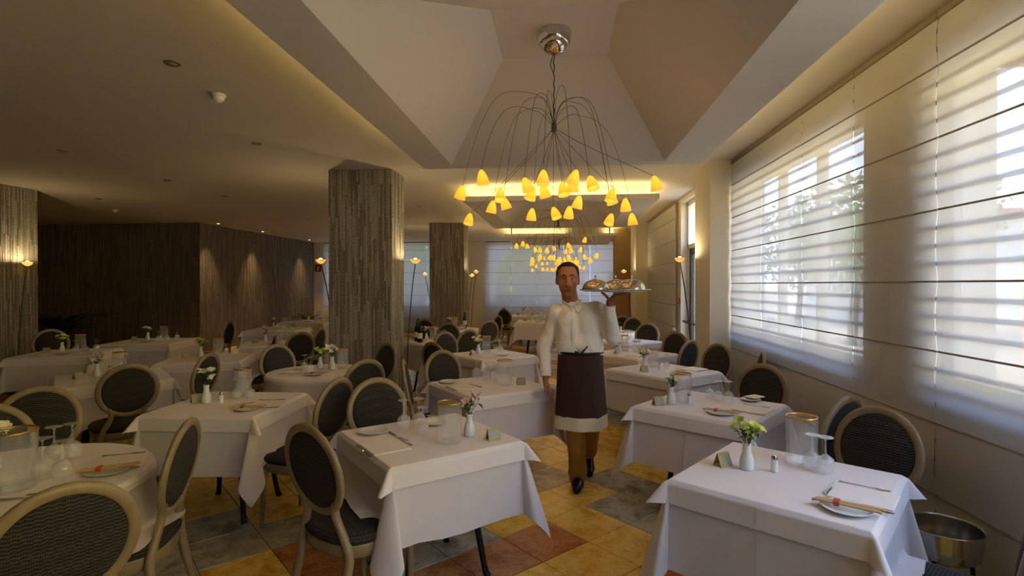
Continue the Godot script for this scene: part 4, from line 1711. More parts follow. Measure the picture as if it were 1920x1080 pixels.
func build_lamps() -> void:
	var yaw := atan2(92.0, 1000.0)
	var spots := []
	for q in CHAND_1:
		var f: float = 3.73 + (q[1] - 370.0) / 40.0 * 0.5
		var u: float = (q[0] - 960.0) / 1000.0
		var t: float = f / (u * sin(yaw) + cos(yaw))
		spots.append(G((u * cos(yaw) - sin(yaw)) * t, CAM_H + (534.0 - q[1]) / 1000.0 * t + 0.045, f))
	var c1 := G(-0.05, 3.353, 3.74)
	chandelier(c1, 2.69, spots, "spray chandelier of thin wires and yellow bells above the waiter's aisle", 0.0016)
	for k in 2:
		var lr := RandomNumberGenerator.new()
		lr.seed = 90 + k
		var f: float = [9.67, 15.0][k]
		var more := []
		for i in 26:
			var a := i * 2.39996
			var r := 0.78 * sqrt((i + 0.5) / 26.0)
			more.append(G(-0.05 + r * cos(a), lr.randf_range(2.0, 2.42), f + r * sin(a)))
		chandelier(G(-0.05, 3.353, f), 2.69, more, ["spray chandelier of yellow bells hanging under the second ceiling panel", "small distant spray chandelier before the far window"][k], 0.003)
	# arc lamps standing by the columns: foot, head
	var arcs := [
		[G(-2.06, 0, 6.98), G(-1.91, 1.90, 6.88), "arc floor lamp bending out beside the near stone column"],
		[G(-3.02, 0, 6.98), G(-3.17, 1.90, 6.80), "arc floor lamp on the dark wall side of the near column"],
		[G(1.68, 0, 7.0), G(1.535, 1.915, 7.1), "arc floor lamp before the glass door by the pilaster"],
		[G(-7.97, 0, 7.15), G(-7.86, 1.90, 7.2), "arc floor lamp lit before the stone column by the dark wall"],
		[G(-3.17, 0, 13.05), G(-3.37, 1.85, 13.0), "arc floor lamp between the two stone columns"],
		[G(-2.2, 0, 12.9), G(-1.99, 1.89, 12.4), "arc floor lamp before the far window by the second column"],
		[G(-2.36, 0, 13.4), G(-2.22, 1.82, 13.2), "lower arc floor lamp behind the second column"],
		[G(1.63, 0, 12.35), G(1.43, 1.89, 12.4), "arc floor lamp behind the carried silver domes"],
	]
	for q in arcs:
		arc_lamp(q[0], q[1], q[2])


func arc_lamp(foot: Vector3, head: Vector3, label: String) -> void:
	var t := thing("arc_floor_lamp", label, "floor lamp", foot, 0.0, "arc floor lamps")
	part("base", cached("lamp_base", func() -> ArrayMesh:
		var mb := MB.new()
		mb.lathe([[0.12, 0.0], [0.12, 0.012], [0.115, 0.016], [0.02, 0.022], [0.012, 0.03]], 28, true, true)
		return mb.mesh()), M.black_metal, t)
	var h := head - foot
	var c := Curve3D.new()
	c.add_point(Vector3(0, 0.02, 0), Vector3.ZERO, Vector3(0, 0.7, 0))
	c.add_point(h + Vector3(0, -0.02, 0), Vector3(-h.x * 0.55, -0.42, -h.z * 0.55), Vector3.ZERO)
	var P := []
	for i in 25:
		P.append(c.sample_baked(c.get_baked_length() * i / 24.0, true))
	var mb := MB.new()
	mb.tube(P, 0.007, 6)
	part("pole", mb.mesh(), M.wire, t)
	var cup := part("lamp_head", cached("lamp_head", func() -> ArrayMesh:
		var b := MB.new()
		b.lathe([[0.008, -0.03], [0.03, -0.022], [0.055, 0.0], [0.068, 0.03], [0.066, 0.03], [0.052, 0.003], [0.028, -0.018], [0.0, -0.02]], 20)
		return b.mesh()), M.lamp_cup, t, h)
	var bulb := part("lamp_bulb", cached("head_bulb", func() -> ArrayMesh:
		var b := MB.new()
		b.lathe([[0.0, -0.012], [0.018, -0.006], [0.028, 0.012], [0.026, 0.03], [0.014, 0.044], [0.0, 0.048]], 14)
		return b.mesh()), M.head_bulb, cup)
	var l := OmniLight3D.new()
	l.name = "lamp_light"
	l.light_color = Color(1.0, 0.88, 0.66)
	l.light_energy = ARC
	l.light_size = 0.02
	l.omni_range = 20.0
	l.omni_attenuation = 2.0
	l.shadow_enabled = true
	bulb.add_child(l, true)
	l.position = Vector3(0, 0.02, 0)


const ARC := 0.17


# ---------------------------------------------------------------- smaller fittings
func build_small() -> void:
	# recessed downlights of the side ceiling
	for q in [[-5.40, 5.33, 0], [-3.13, 5.25, 0], [-5.46, 6.96, 0], [-7.80, 8.37, 0], [-5.51, 8.31, 0], [-5.58, 11.38, 0], [-2.65, 9.78, 0], [-3.26, 11.31, 0], [-2.55, 3.30, 0], [-8.12, 12.0, 1], [-8.12, 13.9, 1], [-8.12, 16.6, 1]]:
		downlight(q[0], q[1], q[2] == 1)
	var s := thing("smoke_detector", "white domed smoke detector on the side ceiling", "smoke detector", G(-2.616, CEIL, 3.87))
	part("base_plate", cached("smoke_base", func() -> ArrayMesh:
		var mb := MB.new()
		mb.lathe([[0.05, -0.02], [0.055, -0.012], [0.055, 0.0]], 24, false, true)
		return mb.mesh()), M.white_paint, s)
	part("dome", cached("smoke_dome", func() -> ArrayMesh:
		var mb := MB.new()
		mb.lathe([[0.018, -0.062], [0.02, -0.058], [0.03, -0.05], [0.042, -0.04], [0.044, -0.02]], 24, false, true)
		return mb.mesh()), M.white_paint, s)
	var s2 := thing("smoke_detector", "small distant smoke detector over the dark wall's tables", "smoke detector", G(-8.60, CEIL, 9.59))
	part("base_plate", mesh_cache.smoke_base, M.white_paint, s2)
	part("dome", mesh_cache.smoke_dome, M.white_paint, s2)
	# red sign on the far wall
	var e := thing("exit_sign", "small red square sign with a white mark by the dark wall", "sign", G(-8.28, 2.16, 17.58))
	part("plate", boxes([[-0.11, 0.11, -0.12, 0.12, -0.0, -0.02]]), M.red, e)
	var mk := MB.new()
	mk.face([Vector3(-0.03, -0.08, 0.022), Vector3(0.03, -0.08, 0.022), Vector3(0.03, 0.02, 0.022), Vector3(0.06, 0.02, 0.022), Vector3(0.0, 0.08, 0.022), Vector3(-0.03, 0.05, 0.022)])
	part("mark", mk.mesh(), M.white_paint, e)
	bucket()
	palm(G(-9.6, 0, 9.4), "dark potted palm in the corner beside the dark wall", 400, 1.7, 26)
	palm(G(-7.2, 0, 14.6), "low dark potted plant at the far end of the dark wall", 401, 1.0, 18)


func downlight(x: float, f: float, lit: bool) -> void:
	var t := thing("ceiling_downlight", "small %s recessed downlight in the side ceiling" % ("lit wall-washing" if lit else "round metal"), "downlight", G(x, CEIL, f), 0.0, "lit wall washers" if lit else "recessed downlights")
	part("ring", cached("dl_ring", func() -> ArrayMesh:
		var mb := MB.new()
		mb.lathe([[0.032, -0.004], [0.045, -0.006], [0.052, -0.002], [0.052, 0.0]], 24)
		return mb.mesh()), M.steel, t)
	var lens := part("lamp_lens", cached("dl_lens", func() -> ArrayMesh:
		var mb := MB.new()
		mb.lathe([[0.0, -0.010], [0.02, -0.008], [0.032, -0.002]], 20)
		return mb.mesh()), M.lens_lit if lit else M.lens_dim, t)
	if lit:
		var l := SpotLight3D.new()
		l.name = "downlight_beam"
		l.light_color = Color(1.0, 0.84, 0.58)
		l.light_energy = 2.0
		l.light_size = 0.03
		l.spot_angle = 32.0
		l.spot_range = 8.0
		l.spot_attenuation = 2.0
		l.shadow_enabled = true
		lens.add_child(l, true)
		l.position = Vector3(0, -0.02, 0)
		l.rotation = Vector3(-PI / 2, 0, 0)


func bucket() -> void:
	var t := thing("wine_bucket", "round brushed steel wine bucket on a dark stand by the shades", "bucket", G(1.66, 0, 2.42))
	t.position = G(1.74, 0, 2.60)
	part("bowl", cached("bowl", func() -> ArrayMesh:
		var mb := MB.new()
		mb.lathe([[0.09, 0.355], [0.118, 0.36], [0.134, 0.375], [0.142, 0.42], [0.145, 0.485], [0.149, 0.492], [0.146, 0.496], [0.141, 0.488], [0.138, 0.42], [0.13, 0.38], [0.11, 0.366], [0.0, 0.364]], 40, false, true)
		return mb.mesh()), M.steel, t)
	for k in 3:
		var a := TAU * k / 3 + 0.4
		var mb := MB.new()
		mb.tube([Vector3(cos(a) * 0.10, 0.36, sin(a) * 0.10), Vector3(cos(a) * 0.13, 0.0, sin(a) * 0.13)], 0.009, 8)
		part("leg", mb.mesh(), M.black_metal, t)
	var ring := MB.new()
	var pts := []
	for i in 24:
		pts.append(Vector3(cos(TAU * i / 24) * 0.115, 0.17, sin(TAU * i / 24) * 0.115))
	ring.tube(pts, 0.006, 6, true)
	part("stand_ring", ring.mesh(), M.black_metal, t)


func palm(at: Vector3, label: String, sd: int, height: float, fronds: int) -> void:
	var t := thing("potted_palm", label, "plant", at)
	part("pot", cached("pot", func() -> ArrayMesh:
		var mb := MB.new()
		mb.lathe([[0.14, 0.0], [0.18, 0.30], [0.19, 0.34], [0.17, 0.34], [0.165, 0.30], [0.0, 0.29]], 24, false, true)
		return mb.mesh()), M.terracotta, t)
	var lr := RandomNumberGenerator.new()
	lr.seed = sd
	for k in fronds:
		var a := lr.randf() * TAU
		var d := Vector3(cos(a), 0, sin(a))
		var s := Vector3(-sin(a), 0, cos(a))
		var len := height * lr.randf_range(0.45, 0.8)
		var mb := MB.new()
		var rows := []
		for j in 8:
			var q := j / 7.0
			var c := d * (0.02 + len * 0.75 * q * q) + Vector3(0, 0.3 + len * (1.3 * q - 0.75 * q * q), 0)
			var wd := 0.05 * sin(PI * (0.1 + 0.9 * q)) + 0.003
			rows.append([c - s * wd + Vector3(0, -0.015, 0), c, c + s * wd + Vector3(0, -0.015, 0)])
		mb.grid(rows)
		part("frond", mb.mesh(), M.dark_leaf, t)


# ---------------------------------------------------------------- the waiter
# smooth union of tapered capsules ["c", a, b, ra, rb] and ellipsoids ["e", centre, radii], meshed as surface nets
func nets(mb: MB, prims: Array, cell: float, k: float) -> void:
	var lo := Vector3.ONE * 1e9
	var hi := -lo
	var pad := 3.5 * k + 2.0 * cell
	var spans := []
	for q in prims:
		var a: Vector3
		var b: Vector3
		if q[0] == "c":
			var r: float = maxf(q[3], q[4])
			a = q[1].min(q[2]) - Vector3.ONE * (r + pad)
			b = q[1].max(q[2]) + Vector3.ONE * (r + pad)
		else:
			a = q[1] - q[2] - Vector3.ONE * pad
			b = q[1] + q[2] + Vector3.ONE * pad
		spans.append([a, b])
		lo = lo.min(a)
		hi = hi.max(b)
	var nx := int((hi.x - lo.x) / cell) + 2
	var ny := int((hi.y - lo.y) / cell) + 2
	var nz := int((hi.z - lo.z) / cell) + 2
	var field := PackedFloat32Array()
	field.resize(nx * ny * nz)
	var ik := 1.0 / k
	for n in prims.size():
		var q: Array = prims[n]
		var i0 := int((spans[n][0].x - lo.x) / cell)
		var i1 := mini(nx - 1, int((spans[n][1].x - lo.x) / cell) + 1)
		var j0 := int((spans[n][0].y - lo.y) / cell)
		var j1 := mini(ny - 1, int((spans[n][1].y - lo.y) / cell) + 1)
		var k0 := int((spans[n][0].z - lo.z) / cell)
		var k1 := mini(nz - 1, int((spans[n][1].z - lo.z) / cell) + 1)
		var is_c: bool = q[0] == "c"
		var A: Vector3 = q[1]
		var B: Vector3 = q[2]
		var AB := B - A
		var l2 := maxf(AB.length_squared(), 1e-9)
		var ra: float = q[3] if is_c else 0.0
		var dr: float = (q[4] - q[3]) if is_c else 0.0
		var rmin := minf(B.x, minf(B.y, B.z))
		var inv := Vector3(1.0 / B.x, 1.0 / B.y, 1.0 / B.z) if not is_c else Vector3.ONE
		for kz in range(k0, k1 + 1):
			for jy in range(j0, j1 + 1):
				var at := (kz * ny + jy) * nx
				for ixx in range(i0, i1 + 1):
					var p := Vector3(lo.x + ixx * cell, lo.y + jy * cell, lo.z + kz * cell)
					var d: float
					if is_c:
						var t := clampf((p - A).dot(AB) / l2, 0.0, 1.0)
						d = (p - A - AB * t).length() - ra - dr * t
					else:
						d = (((p - A) * inv).length() - 1.0) * rmin
					var e := d * ik
					if e < 7.0:
						field[at + ixx] += exp(-maxf(e, -20.0))
	var ids := {}
	var sy := nx
	var sz := nx * ny
	var corner := [0, 1, sy, sy + 1, sz, sz + 1, sz + sy, sz + sy + 1]
	for kz in nz - 1:
		for jy in ny - 1:
			var row := kz * sz + jy * sy
			for ixx in nx - 1:
				var c := row + ixx
				var f0 := field[c]
				var inside := 1 if f0 >= 1.0 else 0
				for m in range(1, 8):
					if field[c + corner[m]] >= 1.0:
						inside += 1
				if inside == 0 or inside == 8:
					continue
				var s := Vector3.ZERO
				var cnt := 0
				for m in 8:
					for bit in [1, 2, 4]:
						if m & bit:
							continue
						var u := field[c + corner[m]]
						var w := field[c + corner[m | bit]]
						if (u >= 1.0) != (w >= 1.0):
							var lu := -log(maxf(u, 1e-6))
							var lw := -log(maxf(w, 1e-6))
							var t := clampf(lu / (lu - lw), 0.0, 1.0)
							var o := Vector3(m & 1, (m >> 1) & 1, (m >> 2) & 1)
							if bit == 1:
								o.x = t
							elif bit == 2:
								o.y = t
							else:
								o.z = t
							s += o
							cnt += 1
				s /= cnt
				ids[c] = mb.p(Vector3(lo.x + (ixx + s.x) * cell, lo.y + (jy + s.y) * cell, lo.z + (kz + s.z) * cell))
	for c in ids:
		var f0 := field[c] >= 1.0
		for ax in 3:
			var st: int = [1, sy, sz][ax]
			var f1 := field[c + st] >= 1.0
			if f0 == f1:
				continue
			var u: int = [sy, sz, 1][ax]
			var w: int = [sz, 1, sy][ax]
			if not (ids.has(c - u) and ids.has(c - w) and ids.has(c - u - w)):
				continue
			var q := [ids[c - u - w], ids[c - w], ids[c], ids[c - u]]
			if f0:
				mb.tri(q[0], q[1], q[2])
				mb.tri(q[0], q[2], q[3])
			else:
				mb.tri(q[0], q[2], q[1])
				mb.tri(q[0], q[3], q[2])


# cloth wrinkles: pushes the points in and out along their normals by a stretched noise
func wrinkle(mb: MB, amp: float, freq: Vector3, sd: int) -> void:
	var n := FastNoiseLite.new()
	n.seed = sd
	n.noise_type = FastNoiseLite.TYPE_SIMPLEX_SMOOTH
	n.fractal_type = FastNoiseLite.FRACTAL_RIDGED
	n.fractal_octaves = 2
	n.frequency = 1.0
	var N := mb.normals()
	for k in mb.v.size():
		var p := mb.v[k]
		mb.v[k] = p + N[k] * amp * n.get_noise_3d(p.x * freq.x + p.y * 2.0, p.y * freq.y + p.x * 3.0, p.z * freq.z)


func finger(prims: Array, root: Vector3, dir: Vector3, bend: Vector3, lens: Array, r: float) -> void:
	var p := root
	var d := dir.normalized()
	for k in lens.size():
		var e: Vector3 = p + d * lens[k]
		prims.append(["c", p, e, r * (1.0 - 0.08 * k), r * (1.0 - 0.08 * (k + 1))])
		p = e
		d = (d + bend).normalized()


const HEAD_AT := Vector3(-0.088, 1.60, 0.0)
const HEAD_SCALE := 1.12


func hp(v: Vector3) -> Vector3:  # the head is drawn at rest size and enlarged about its middle
	return HEAD_AT + Vector3(0, -0.012, 0) + (v - HEAD_AT) * HEAD_SCALE


func head_prims(list: Array) -> Array:
	var out := []
	for q in list:
		if q[0] == "c":
			out.append(["c", hp(q[1]), hp(q[2]), q[3] * HEAD_SCALE, q[4] * HEAD_SCALE])
		else:
			out.append(["e", hp(q[1]), q[2] * HEAD_SCALE])
	return out


func build_waiter() -> void:
	var base := G(0.14, 0, 4.25)
	var t := thing("person", "waiter in white shirt and brown apron walking with a raised silver tray", "person", base)
	var hx := -0.088
	var r_sh := Vector3(-0.185, 1.37, -0.01)
	var r_el := Vector3(-0.275, 1.10, -0.045)
	var r_wr := Vector3(-0.262, 0.875, 0.045)
	var l_sh := Vector3(0.150, 1.395, -0.01)
	var l_el := Vector3(0.262, 1.185, 0.09)
	var l_wr := Vector3(0.222, 1.435, 0.185)
	var r_hip := Vector3(-0.075, 0.93, 0.0)
	var l_hip := Vector3(0.095, 0.93, 0.0)
	var r_kn := Vector3(-0.028, 0.50, 0.06)
	var r_an := Vector3(-0.008, 0.095, -0.02)
	var l_kn := Vector3(0.095, 0.49, -0.03)
	var l_an := Vector3(0.098, 0.17, -0.34)
	# body
	var body := MB.new()
	nets(body, [
		["c", Vector3(-0.075, 1.30, 0), Vector3(-0.07, 1.0, 0), 0.10, 0.095], ["c", Vector3(0.065, 1.30, 0), Vector3(0.085, 1.0, 0), 0.10, 0.095],
		["c", r_sh, l_sh, 0.055, 0.055], ["c", r_sh, r_el, 0.045, 0.038], ["c", r_el, r_wr, 0.036, 0.026], ["c", l_sh, l_el, 0.045, 0.038], ["c", l_el, l_wr, 0.036, 0.026],
		["c", Vector3(-0.045, 1.35, -0.01), Vector3(hx + 0.01, 1.53, -0.012), 0.062, 0.054],
		["c", r_hip, r_kn, 0.075, 0.052], ["c", r_kn, r_an, 0.046, 0.034], ["c", l_hip, l_kn, 0.075, 0.052], ["c", l_kn, l_an, 0.046, 0.034],
		["c", Vector3(-0.05, 0.93, 0), Vector3(0.07, 0.93, 0), 0.075, 0.075]], 0.014, 0.010)
	# head
	nets(body, head_prims([
		["e", Vector3(hx, 1.662, -0.012), Vector3(0.074, 0.098, 0.092)], ["e", Vector3(hx, 1.60, 0.022), Vector3(0.061, 0.078, 0.064)],
		["c", Vector3(hx - 0.014, 1.535, 0.058), Vector3(hx + 0.014, 1.535, 0.058), 0.018, 0.018],
		["c", Vector3(hx, 1.652, 0.084), Vector3(hx, 1.606, 0.104), 0.009, 0.013], ["c", Vector3(hx - 0.012, 1.602, 0.09), Vector3(hx + 0.012, 1.602, 0.09), 0.010, 0.010],
		["c", Vector3(hx - 0.042, 1.672, 0.068), Vector3(hx - 0.012, 1.668, 0.08), 0.010, 0.009], ["c", Vector3(hx + 0.012, 1.668, 0.08), Vector3(hx + 0.042, 1.672, 0.068), 0.009, 0.010],
		["e", Vector3(hx - 0.042, 1.607, 0.05), Vector3(0.022, 0.026, 0.022)], ["e", Vector3(hx + 0.042, 1.607, 0.05), Vector3(0.022, 0.026, 0.022)],
		["c", Vector3(hx - 0.02, 1.571, 0.078), Vector3(hx + 0.02, 1.571, 0.078), 0.009, 0.009],
		["e", Vector3(hx - 0.077, 1.635, -0.015), Vector3(0.009, 0.031, 0.017)], ["e", Vector3(hx + 0.077, 1.635, -0.015), Vector3(0.009, 0.031, 0.017)],
		["c", Vector3(hx + 0.005, 1.58, -0.02), Vector3(hx + 0.025, 1.46, -0.014), 0.054, 0.058]]), 0.005, 0.006)
	# lowered hand, slightly curled
	var hand := []
	var pr := r_wr + Vector3(0.002, -0.065, 0.028)
	hand.append(["c", r_wr + Vector3(0, 0.02, -0.008), r_wr + Vector3(0, -0.02, 0.008), 0.026, 0.024])
	hand.append(["c", r_wr + Vector3(0, -0.02, 0.005), pr + Vector3(0, 0, -0.018), 0.020, 0.016])
	hand.append(["c", r_wr + Vector3(0, -0.02, 0.015), pr + Vector3(0, 0, 0.018), 0.020, 0.016])
	for n in 4:
		var z: float = [0.030, 0.011, -0.009, -0.028][n]
		var s: float = [0.92, 1.0, 0.95, 0.76][n]
		finger(hand, pr + Vector3(0, -0.008, z), Vector3(0.06, -1, 0.22), Vector3(0.30, 0.08, 0.02), [0.040 * s, 0.026 * s, 0.022 * s], 0.0092)
	finger(hand, r_wr + Vector3(0.012, -0.035, 0.034), Vector3(0.25, -0.75, 0.55), Vector3(0.1, -0.25, -0.15), [0.038, 0.030, 0.024], 0.0105)
	nets(body, hand, 0.0038, 0.003)
	# raised hand, palm up under the tray
	hand = []
	var pl := Vector3(0.250, 1.508, 0.200)
	hand.append(["c", l_wr + Vector3(0, -0.02, -0.01), l_wr + Vector3(0.004, 0.03, 0.004), 0.027, 0.025])
	hand.append(["c", l_wr + Vector3(0.004, 0.03, 0.004), pl + Vector3(0.012, 0, -0.03), 0.022, 0.016])
	hand.append(["c", l_wr + Vector3(0.004, 0.03, 0.004), pl + Vector3(0.012, 0, 0.0), 0.022, 0.017])
	hand.append(["c", l_wr + Vector3(0.004, 0.03, 0.004), pl + Vector3(0.008, 0, 0.026), 0.022, 0.016])
	for n in 4:
		var z: float = [-0.036, -0.012, 0.012, 0.034][n]
		var s: float = [0.92, 1.0, 0.95, 0.78][n]
		finger(hand, pl + Vector3(0.018, 0.004, z), Vector3(1, 0.20, -0.28 + 0.19 * n), Vector3(0.0, 0.02, 0), [0.044 * s, 0.028 * s, 0.022 * s], 0.0092)
	finger(hand, l_wr + Vector3(-0.004, 0.045, 0.02), Vector3(-0.55, 0.75, 0.35), Vector3(-0.2, -0.1, 0.15), [0.036, 0.030, 0.024], 0.0105)
	nets(body, hand, 0.0038, 0.003)
	part("body", body.mesh(), M.skin, t)
	# face details
	var mb := MB.new()
	mb.lathe([[0.0, -0.0085], [0.008, -0.0065], [0.0125, 0.0], [0.008, 0.0065], [0.0, 0.0085]], 12)
	var eye := mb.mesh()
	mb = MB.new()
	mb.lathe([[0.0, -0.0055], [0.004, -0.004], [0.0055, 0.0], [0.004, 0.004], [0.0, 0.0055]], 10)
	var iris := mb.mesh()
	for s in [-1.0, 1.0]:
		var e := part("eye", eye, M.eye, t, hp(Vector3(hx + s * 0.029, 1.645, 0.066)))
		part("iris", iris, M.iris, e, Vector3(0, 0, 0.0095))
		mb = MB.new()
		mb.tube([hp(Vector3(hx + s * 0.012, 1.668, 0.089)), hp(Vector3(hx + s * 0.03, 1.674, 0.085)), hp(Vector3(hx + s * 0.048, 1.667, 0.070))], [0.004, 0.005, 0.002], 6)
		part("eyebrow", mb.mesh(), M.hair, t)
	mb = MB.new()
	mb.tube([hp(Vector3(hx - 0.025, 1.568, 0.080)), hp(Vector3(hx, 1.5705, 0.0885)), hp(Vector3(hx + 0.025, 1.568, 0.080))], [0.002, 0.0045, 0.002], 6)
	part("lips", mb.mesh(), M.lip, t)
	# short dark hair
	mb = MB.new()
	nets(mb, head_prims([["e", Vector3(hx, 1.700, -0.030), Vector3(0.0735, 0.066, 0.080)], ["e", Vector3(hx, 1.675, -0.050), Vector3(0.076, 0.085, 0.062)],
		["e", Vector3(hx - 0.069, 1.672, -0.018), Vector3(0.010, 0.046, 0.034)], ["e", Vector3(hx + 0.069, 1.672, -0.018), Vector3(0.010, 0.046, 0.034)],
		["e", Vector3(hx, 1.742, 0.012), Vector3(0.040, 0.020, 0.040)]]), 0.006, 0.005)
	wrinkle(mb, 0.004, Vector3(40, 40, 40), 8)
	part("hair", mb.mesh(), M.hair, t)
	# shirt
	var shirt := MB.new()
	nets(shirt, [
		["c", Vector3(-0.085, 1.305, 0.005), Vector3(-0.065, 1.08, 0.005), 0.108, 0.104], ["c", Vector3(0.065, 1.31, 0.005), Vector3(0.080, 1.08, 0.005), 0.108, 0.104],
		["c", Vector3(-0.055, 1.10, 0.015), Vector3(0.075, 1.10, 0.015), 0.116, 0.116],
		["c", r_sh, l_sh, 0.062, 0.062], ["c", r_sh + Vector3(0.01, 0, 0), r_el, 0.064, 0.054], ["c", r_el, r_wr + Vector3(0, 0.03, -0.01), 0.053, 0.042],
		["c", r_el + Vector3(0.004, 0.03, 0.005), r_el + Vector3(-0.006, -0.03, 0.0), 0.056, 0.053],
		["c", l_sh + Vector3(-0.01, 0, 0), l_el, 0.062, 0.054], ["c", l_el, l_wr + Vector3(0.0, -0.035, -0.008), 0.053, 0.043],
		["c", Vector3(-0.045, 1.385, -0.012), Vector3(-0.055, 1.43, -0.014), 0.080, 0.066]], 0.0125, 0.0075)
	wrinkle(shirt, 0.006, Vector3(9, 6, 7), 5)
	var top := part("shirt", shirt.mesh(), M.shirt, t)
	mb = MB.new()
	for s in [-1.0, 1.0]:
		mb.face([Vector3(-0.055 + s * 0.012, 1.425, 0.066), Vector3(-0.055 + s * 0.072, 1.462, 0.018), Vector3(-0.055 + s * 0.082, 1.418, 0.050), Vector3(-0.055 + s * 0.046, 1.376, 0.094)] if s > 0 else [Vector3(-0.055 + s * 0.012, 1.425, 0.066), Vector3(-0.055 + s * 0.046, 1.376, 0.094), Vector3(-0.055 + s * 0.082, 1.418, 0.050), Vector3(-0.055 + s * 0.072, 1.462, 0.018)])
		mb.tube([Vector3(-0.055 + s * 0.012, 1.425, 0.068), Vector3(-0.055 + s * 0.055, 1.452, 0.045), Vector3(-0.055 + s * 0.075, 1.468, -0.01), Vector3(-0.055, 1.475, -0.072)], 0.008, 6)
	part("collar", mb.mesh(), M.shirt, top)
	mb = MB.new()
	mb.bevel_box(Vector3(-0.058, 1.09, 0.121), Vector3(-0.034, 1.23, 0.130), 0.003)
	mb.tube([Vector3(-0.047, 1.22, 0.120), Vector3(-0.052, 1.32, 0.106), Vector3(-0.055, 1.39, 0.076)], 0.012, 6, false, 0.4, Vector3(0, 0, 1))
	part("placket", mb.mesh(), M.shirt, top)
	for p in [[r_wr + Vector3(0, 0.026, -0.008), r_wr + Vector3(0.001, -0.004, 0.004), 0.047], [l_wr + Vector3(0, -0.032, -0.006), l_wr + Vector3(0.002, 0.0, 0.0), 0.049]]:
		mb = MB.new()
		mb.tube([p[0], p[1]], p[2] * 0.92, 16)
		part("cuff", mb.mesh(), M.shirt, top)
	# trousers
	mb = MB.new()
	nets(mb, [["c", Vector3(-0.05, 0.93, 0), Vector3(0.07, 0.93, 0), 0.095, 0.095], ["c", Vector3(-0.04, 1.02, 0), Vector3(0.06, 1.02, 0), 0.09, 0.09],
		["c", r_hip + Vector3(0.015, 0, 0), r_kn, 0.088, 0.076], ["c", r_kn, r_an + Vector3(0, 0.01, 0.0), 0.074, 0.064], ["c", r_an + Vector3(0, 0.02, 0.0), r_an + Vector3(0, -0.03, 0.01), 0.07, 0.066],
		["c", l_hip + Vector3(-0.015, 0, 0), l_kn, 0.088, 0.076], ["c", l_kn, l_an, 0.074, 0.064]], 0.0125, 0.008)
	wrinkle(mb, 0.006, Vector3(8, 9, 8), 6)
	part("trousers", mb.mesh(), M.trousers, t)
	# long apron wrapped round the hips, cream hem, tied in front
	var skirt := func(y0: float, y1: float, grow: float) -> ArrayMesh:
		var b := MB.new()
		var outer := []
		var inner := []
		for j in 13:
			var y := lerpf(y0, y1, j / 12.0)
			var q := clampf((1.07 - y) / 0.58, 0, 1)
			var ro := []
			var ri := []
			for i in 64:
				var a := TAU * i / 64
				var wob := 1.0 + 0.035 * q * sin(a * 7.0 + 1.0) + 0.03 * q * sin(a * 4.0)
				var rx := (0.172 + 0.034 * q + grow) * wob
				var rz := (0.140 + 0.045 * q + grow) * wob
				var cz := 0.01 + (0.02 if sin(a) < 0 else 0.0) * q
				ro.append(Vector3(0.012 + rx * cos(a), y, cz - rz * sin(a)))
				ri.append(Vector3(0.012 + (rx - 0.004) * cos(a), y, cz - (rz - 0.004) * sin(a)))
			outer.append(ro)
			ri.reverse()
			inner.append(ri)
		b.loft(outer, false, false)
		wrinkle(b, 0.005 if grow == 0.0 else 0.0, Vector3(7, 4, 7), 7)
		b.loft(inner, false, false)
		return b.mesh()
	var ap := part("apron", skirt.call(0.58, 1.07, 0.0), M.apron, t)
	part("hem_band", skirt.call(0.485, 0.585, 0.003), M.apron_hem, ap)
	mb = MB.new()
	var band := []
	for i in 40:
		var a := TAU * i / 40
		band.append(Vector3(0.012 + 0.176 * cos(a), 1.066, 0.01 - 0.144 * sin(a)))
	mb.tube(band, 0.009, 6, true)
	mb.tube([Vector3(-0.03, 1.068, 0.158), Vector3(0.005, 1.064, 0.168), Vector3(0.03, 1.09, 0.172), Vector3(0.062, 1.125, 0.160)], [0.006, 0.009, 0.008, 0.005], 6)
	mb.tube([Vector3(-0.035, 1.085, 0.160), Vector3(-0.005, 1.066, 0.168), Vector3(0.01, 1.05, 0.166)], [0.006, 0.01, 0.006], 6)
	part("apron_tie", mb.mesh(), M.shoe, ap)
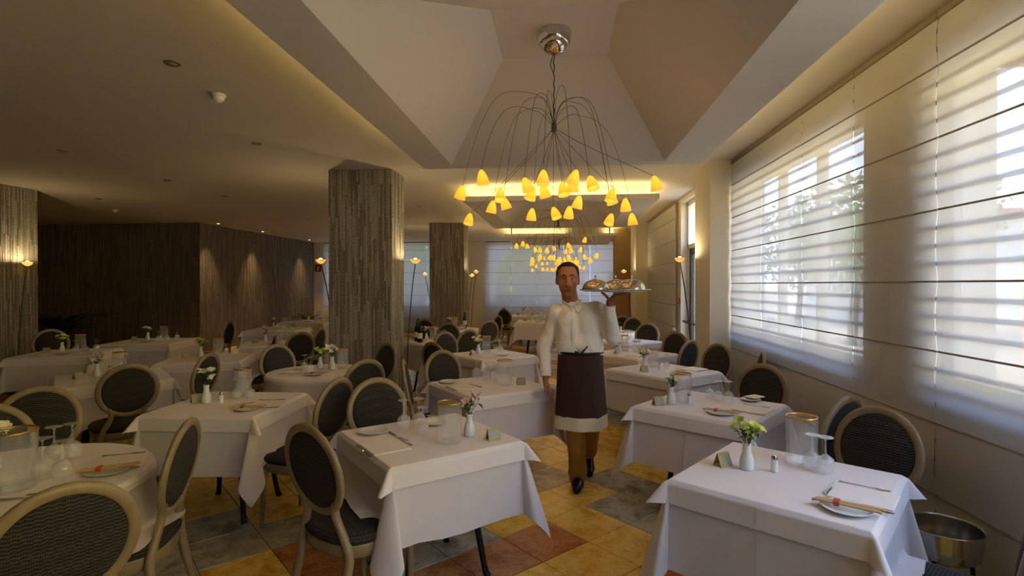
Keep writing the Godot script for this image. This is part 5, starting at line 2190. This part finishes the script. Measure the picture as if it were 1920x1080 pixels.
	# shoes
	for s in 2:
		mb = MB.new()
		if s == 0:
			nets(mb, [["c", Vector3(-0.006, 0.045, -0.055), Vector3(-0.012, 0.040, 0.09), 0.042, 0.046], ["c", Vector3(-0.012, 0.040, 0.09), Vector3(-0.020, 0.032, 0.17), 0.044, 0.030], ["c", Vector3(-0.006, 0.05, -0.04), r_an + Vector3(0, 0.0, 0.01), 0.042, 0.042]], 0.007, 0.006)
		else:
			nets(mb, [["c", Vector3(0.098, 0.135, -0.40), Vector3(0.098, 0.05, -0.27), 0.040, 0.042], ["c", Vector3(0.098, 0.05, -0.27), Vector3(0.096, 0.032, -0.20), 0.042, 0.030], ["c", Vector3(0.098, 0.12, -0.385), l_an, 0.040, 0.040]], 0.007, 0.006)
		part("shoe", mb.mesh(), M.shoe, t)
	serving_tray(base + Vector3(0.262, 1.5405, 0.19))


func serving_tray(at: Vector3) -> void:
	var tray := part("serving_tray", cached("tray", func() -> ArrayMesh:
		var mb := MB.new()
		mb.lathe([[0.19, 0.0], [0.225, 0.003], [0.262, 0.014], [0.266, 0.018], [0.262, 0.02], [0.225, 0.009], [0.19, 0.006], [0.0, 0.006]], 48, false, true)
		return mb.mesh()), M.silver, self, at)
	tag(tray, "large round silver serving tray held up on the waiter's hand", "tray")
	var spots := [[Vector3(-0.142, 0.0075, 0.02), "silver domed dish cover beside the waiter's face"], [Vector3(0.015, 0.0075, -0.13), "silver domed dish cover at the back of the carried tray"], [Vector3(0.115, 0.0075, 0.055), "silver domed dish cover at the outer end of the tray"]]
	for q in spots:
		var c := thing("dish_cover", q[1], "dish cover", at + q[0], 0.0, "silver domed dish covers")
		part("dome", cached("dome", func() -> ArrayMesh:
			var mb := MB.new()
			mb.lathe([[0.104, 0.0], [0.106, 0.004], [0.102, 0.007], [0.102, 0.007], [0.100, 0.025], [0.090, 0.05], [0.070, 0.07], [0.042, 0.083], [0.012, 0.089], [0.0, 0.0895]], 36)
			return mb.mesh()), M.silver, c)
		part("knob", cached("dome_knob", func() -> ArrayMesh:
			var mb := MB.new()
			mb.lathe([[0.005, 0.087], [0.004, 0.097], [0.010, 0.104], [0.010, 0.112], [0.005, 0.117], [0.0, 0.118]], 14)
			return mb.mesh()), M.silver, c)
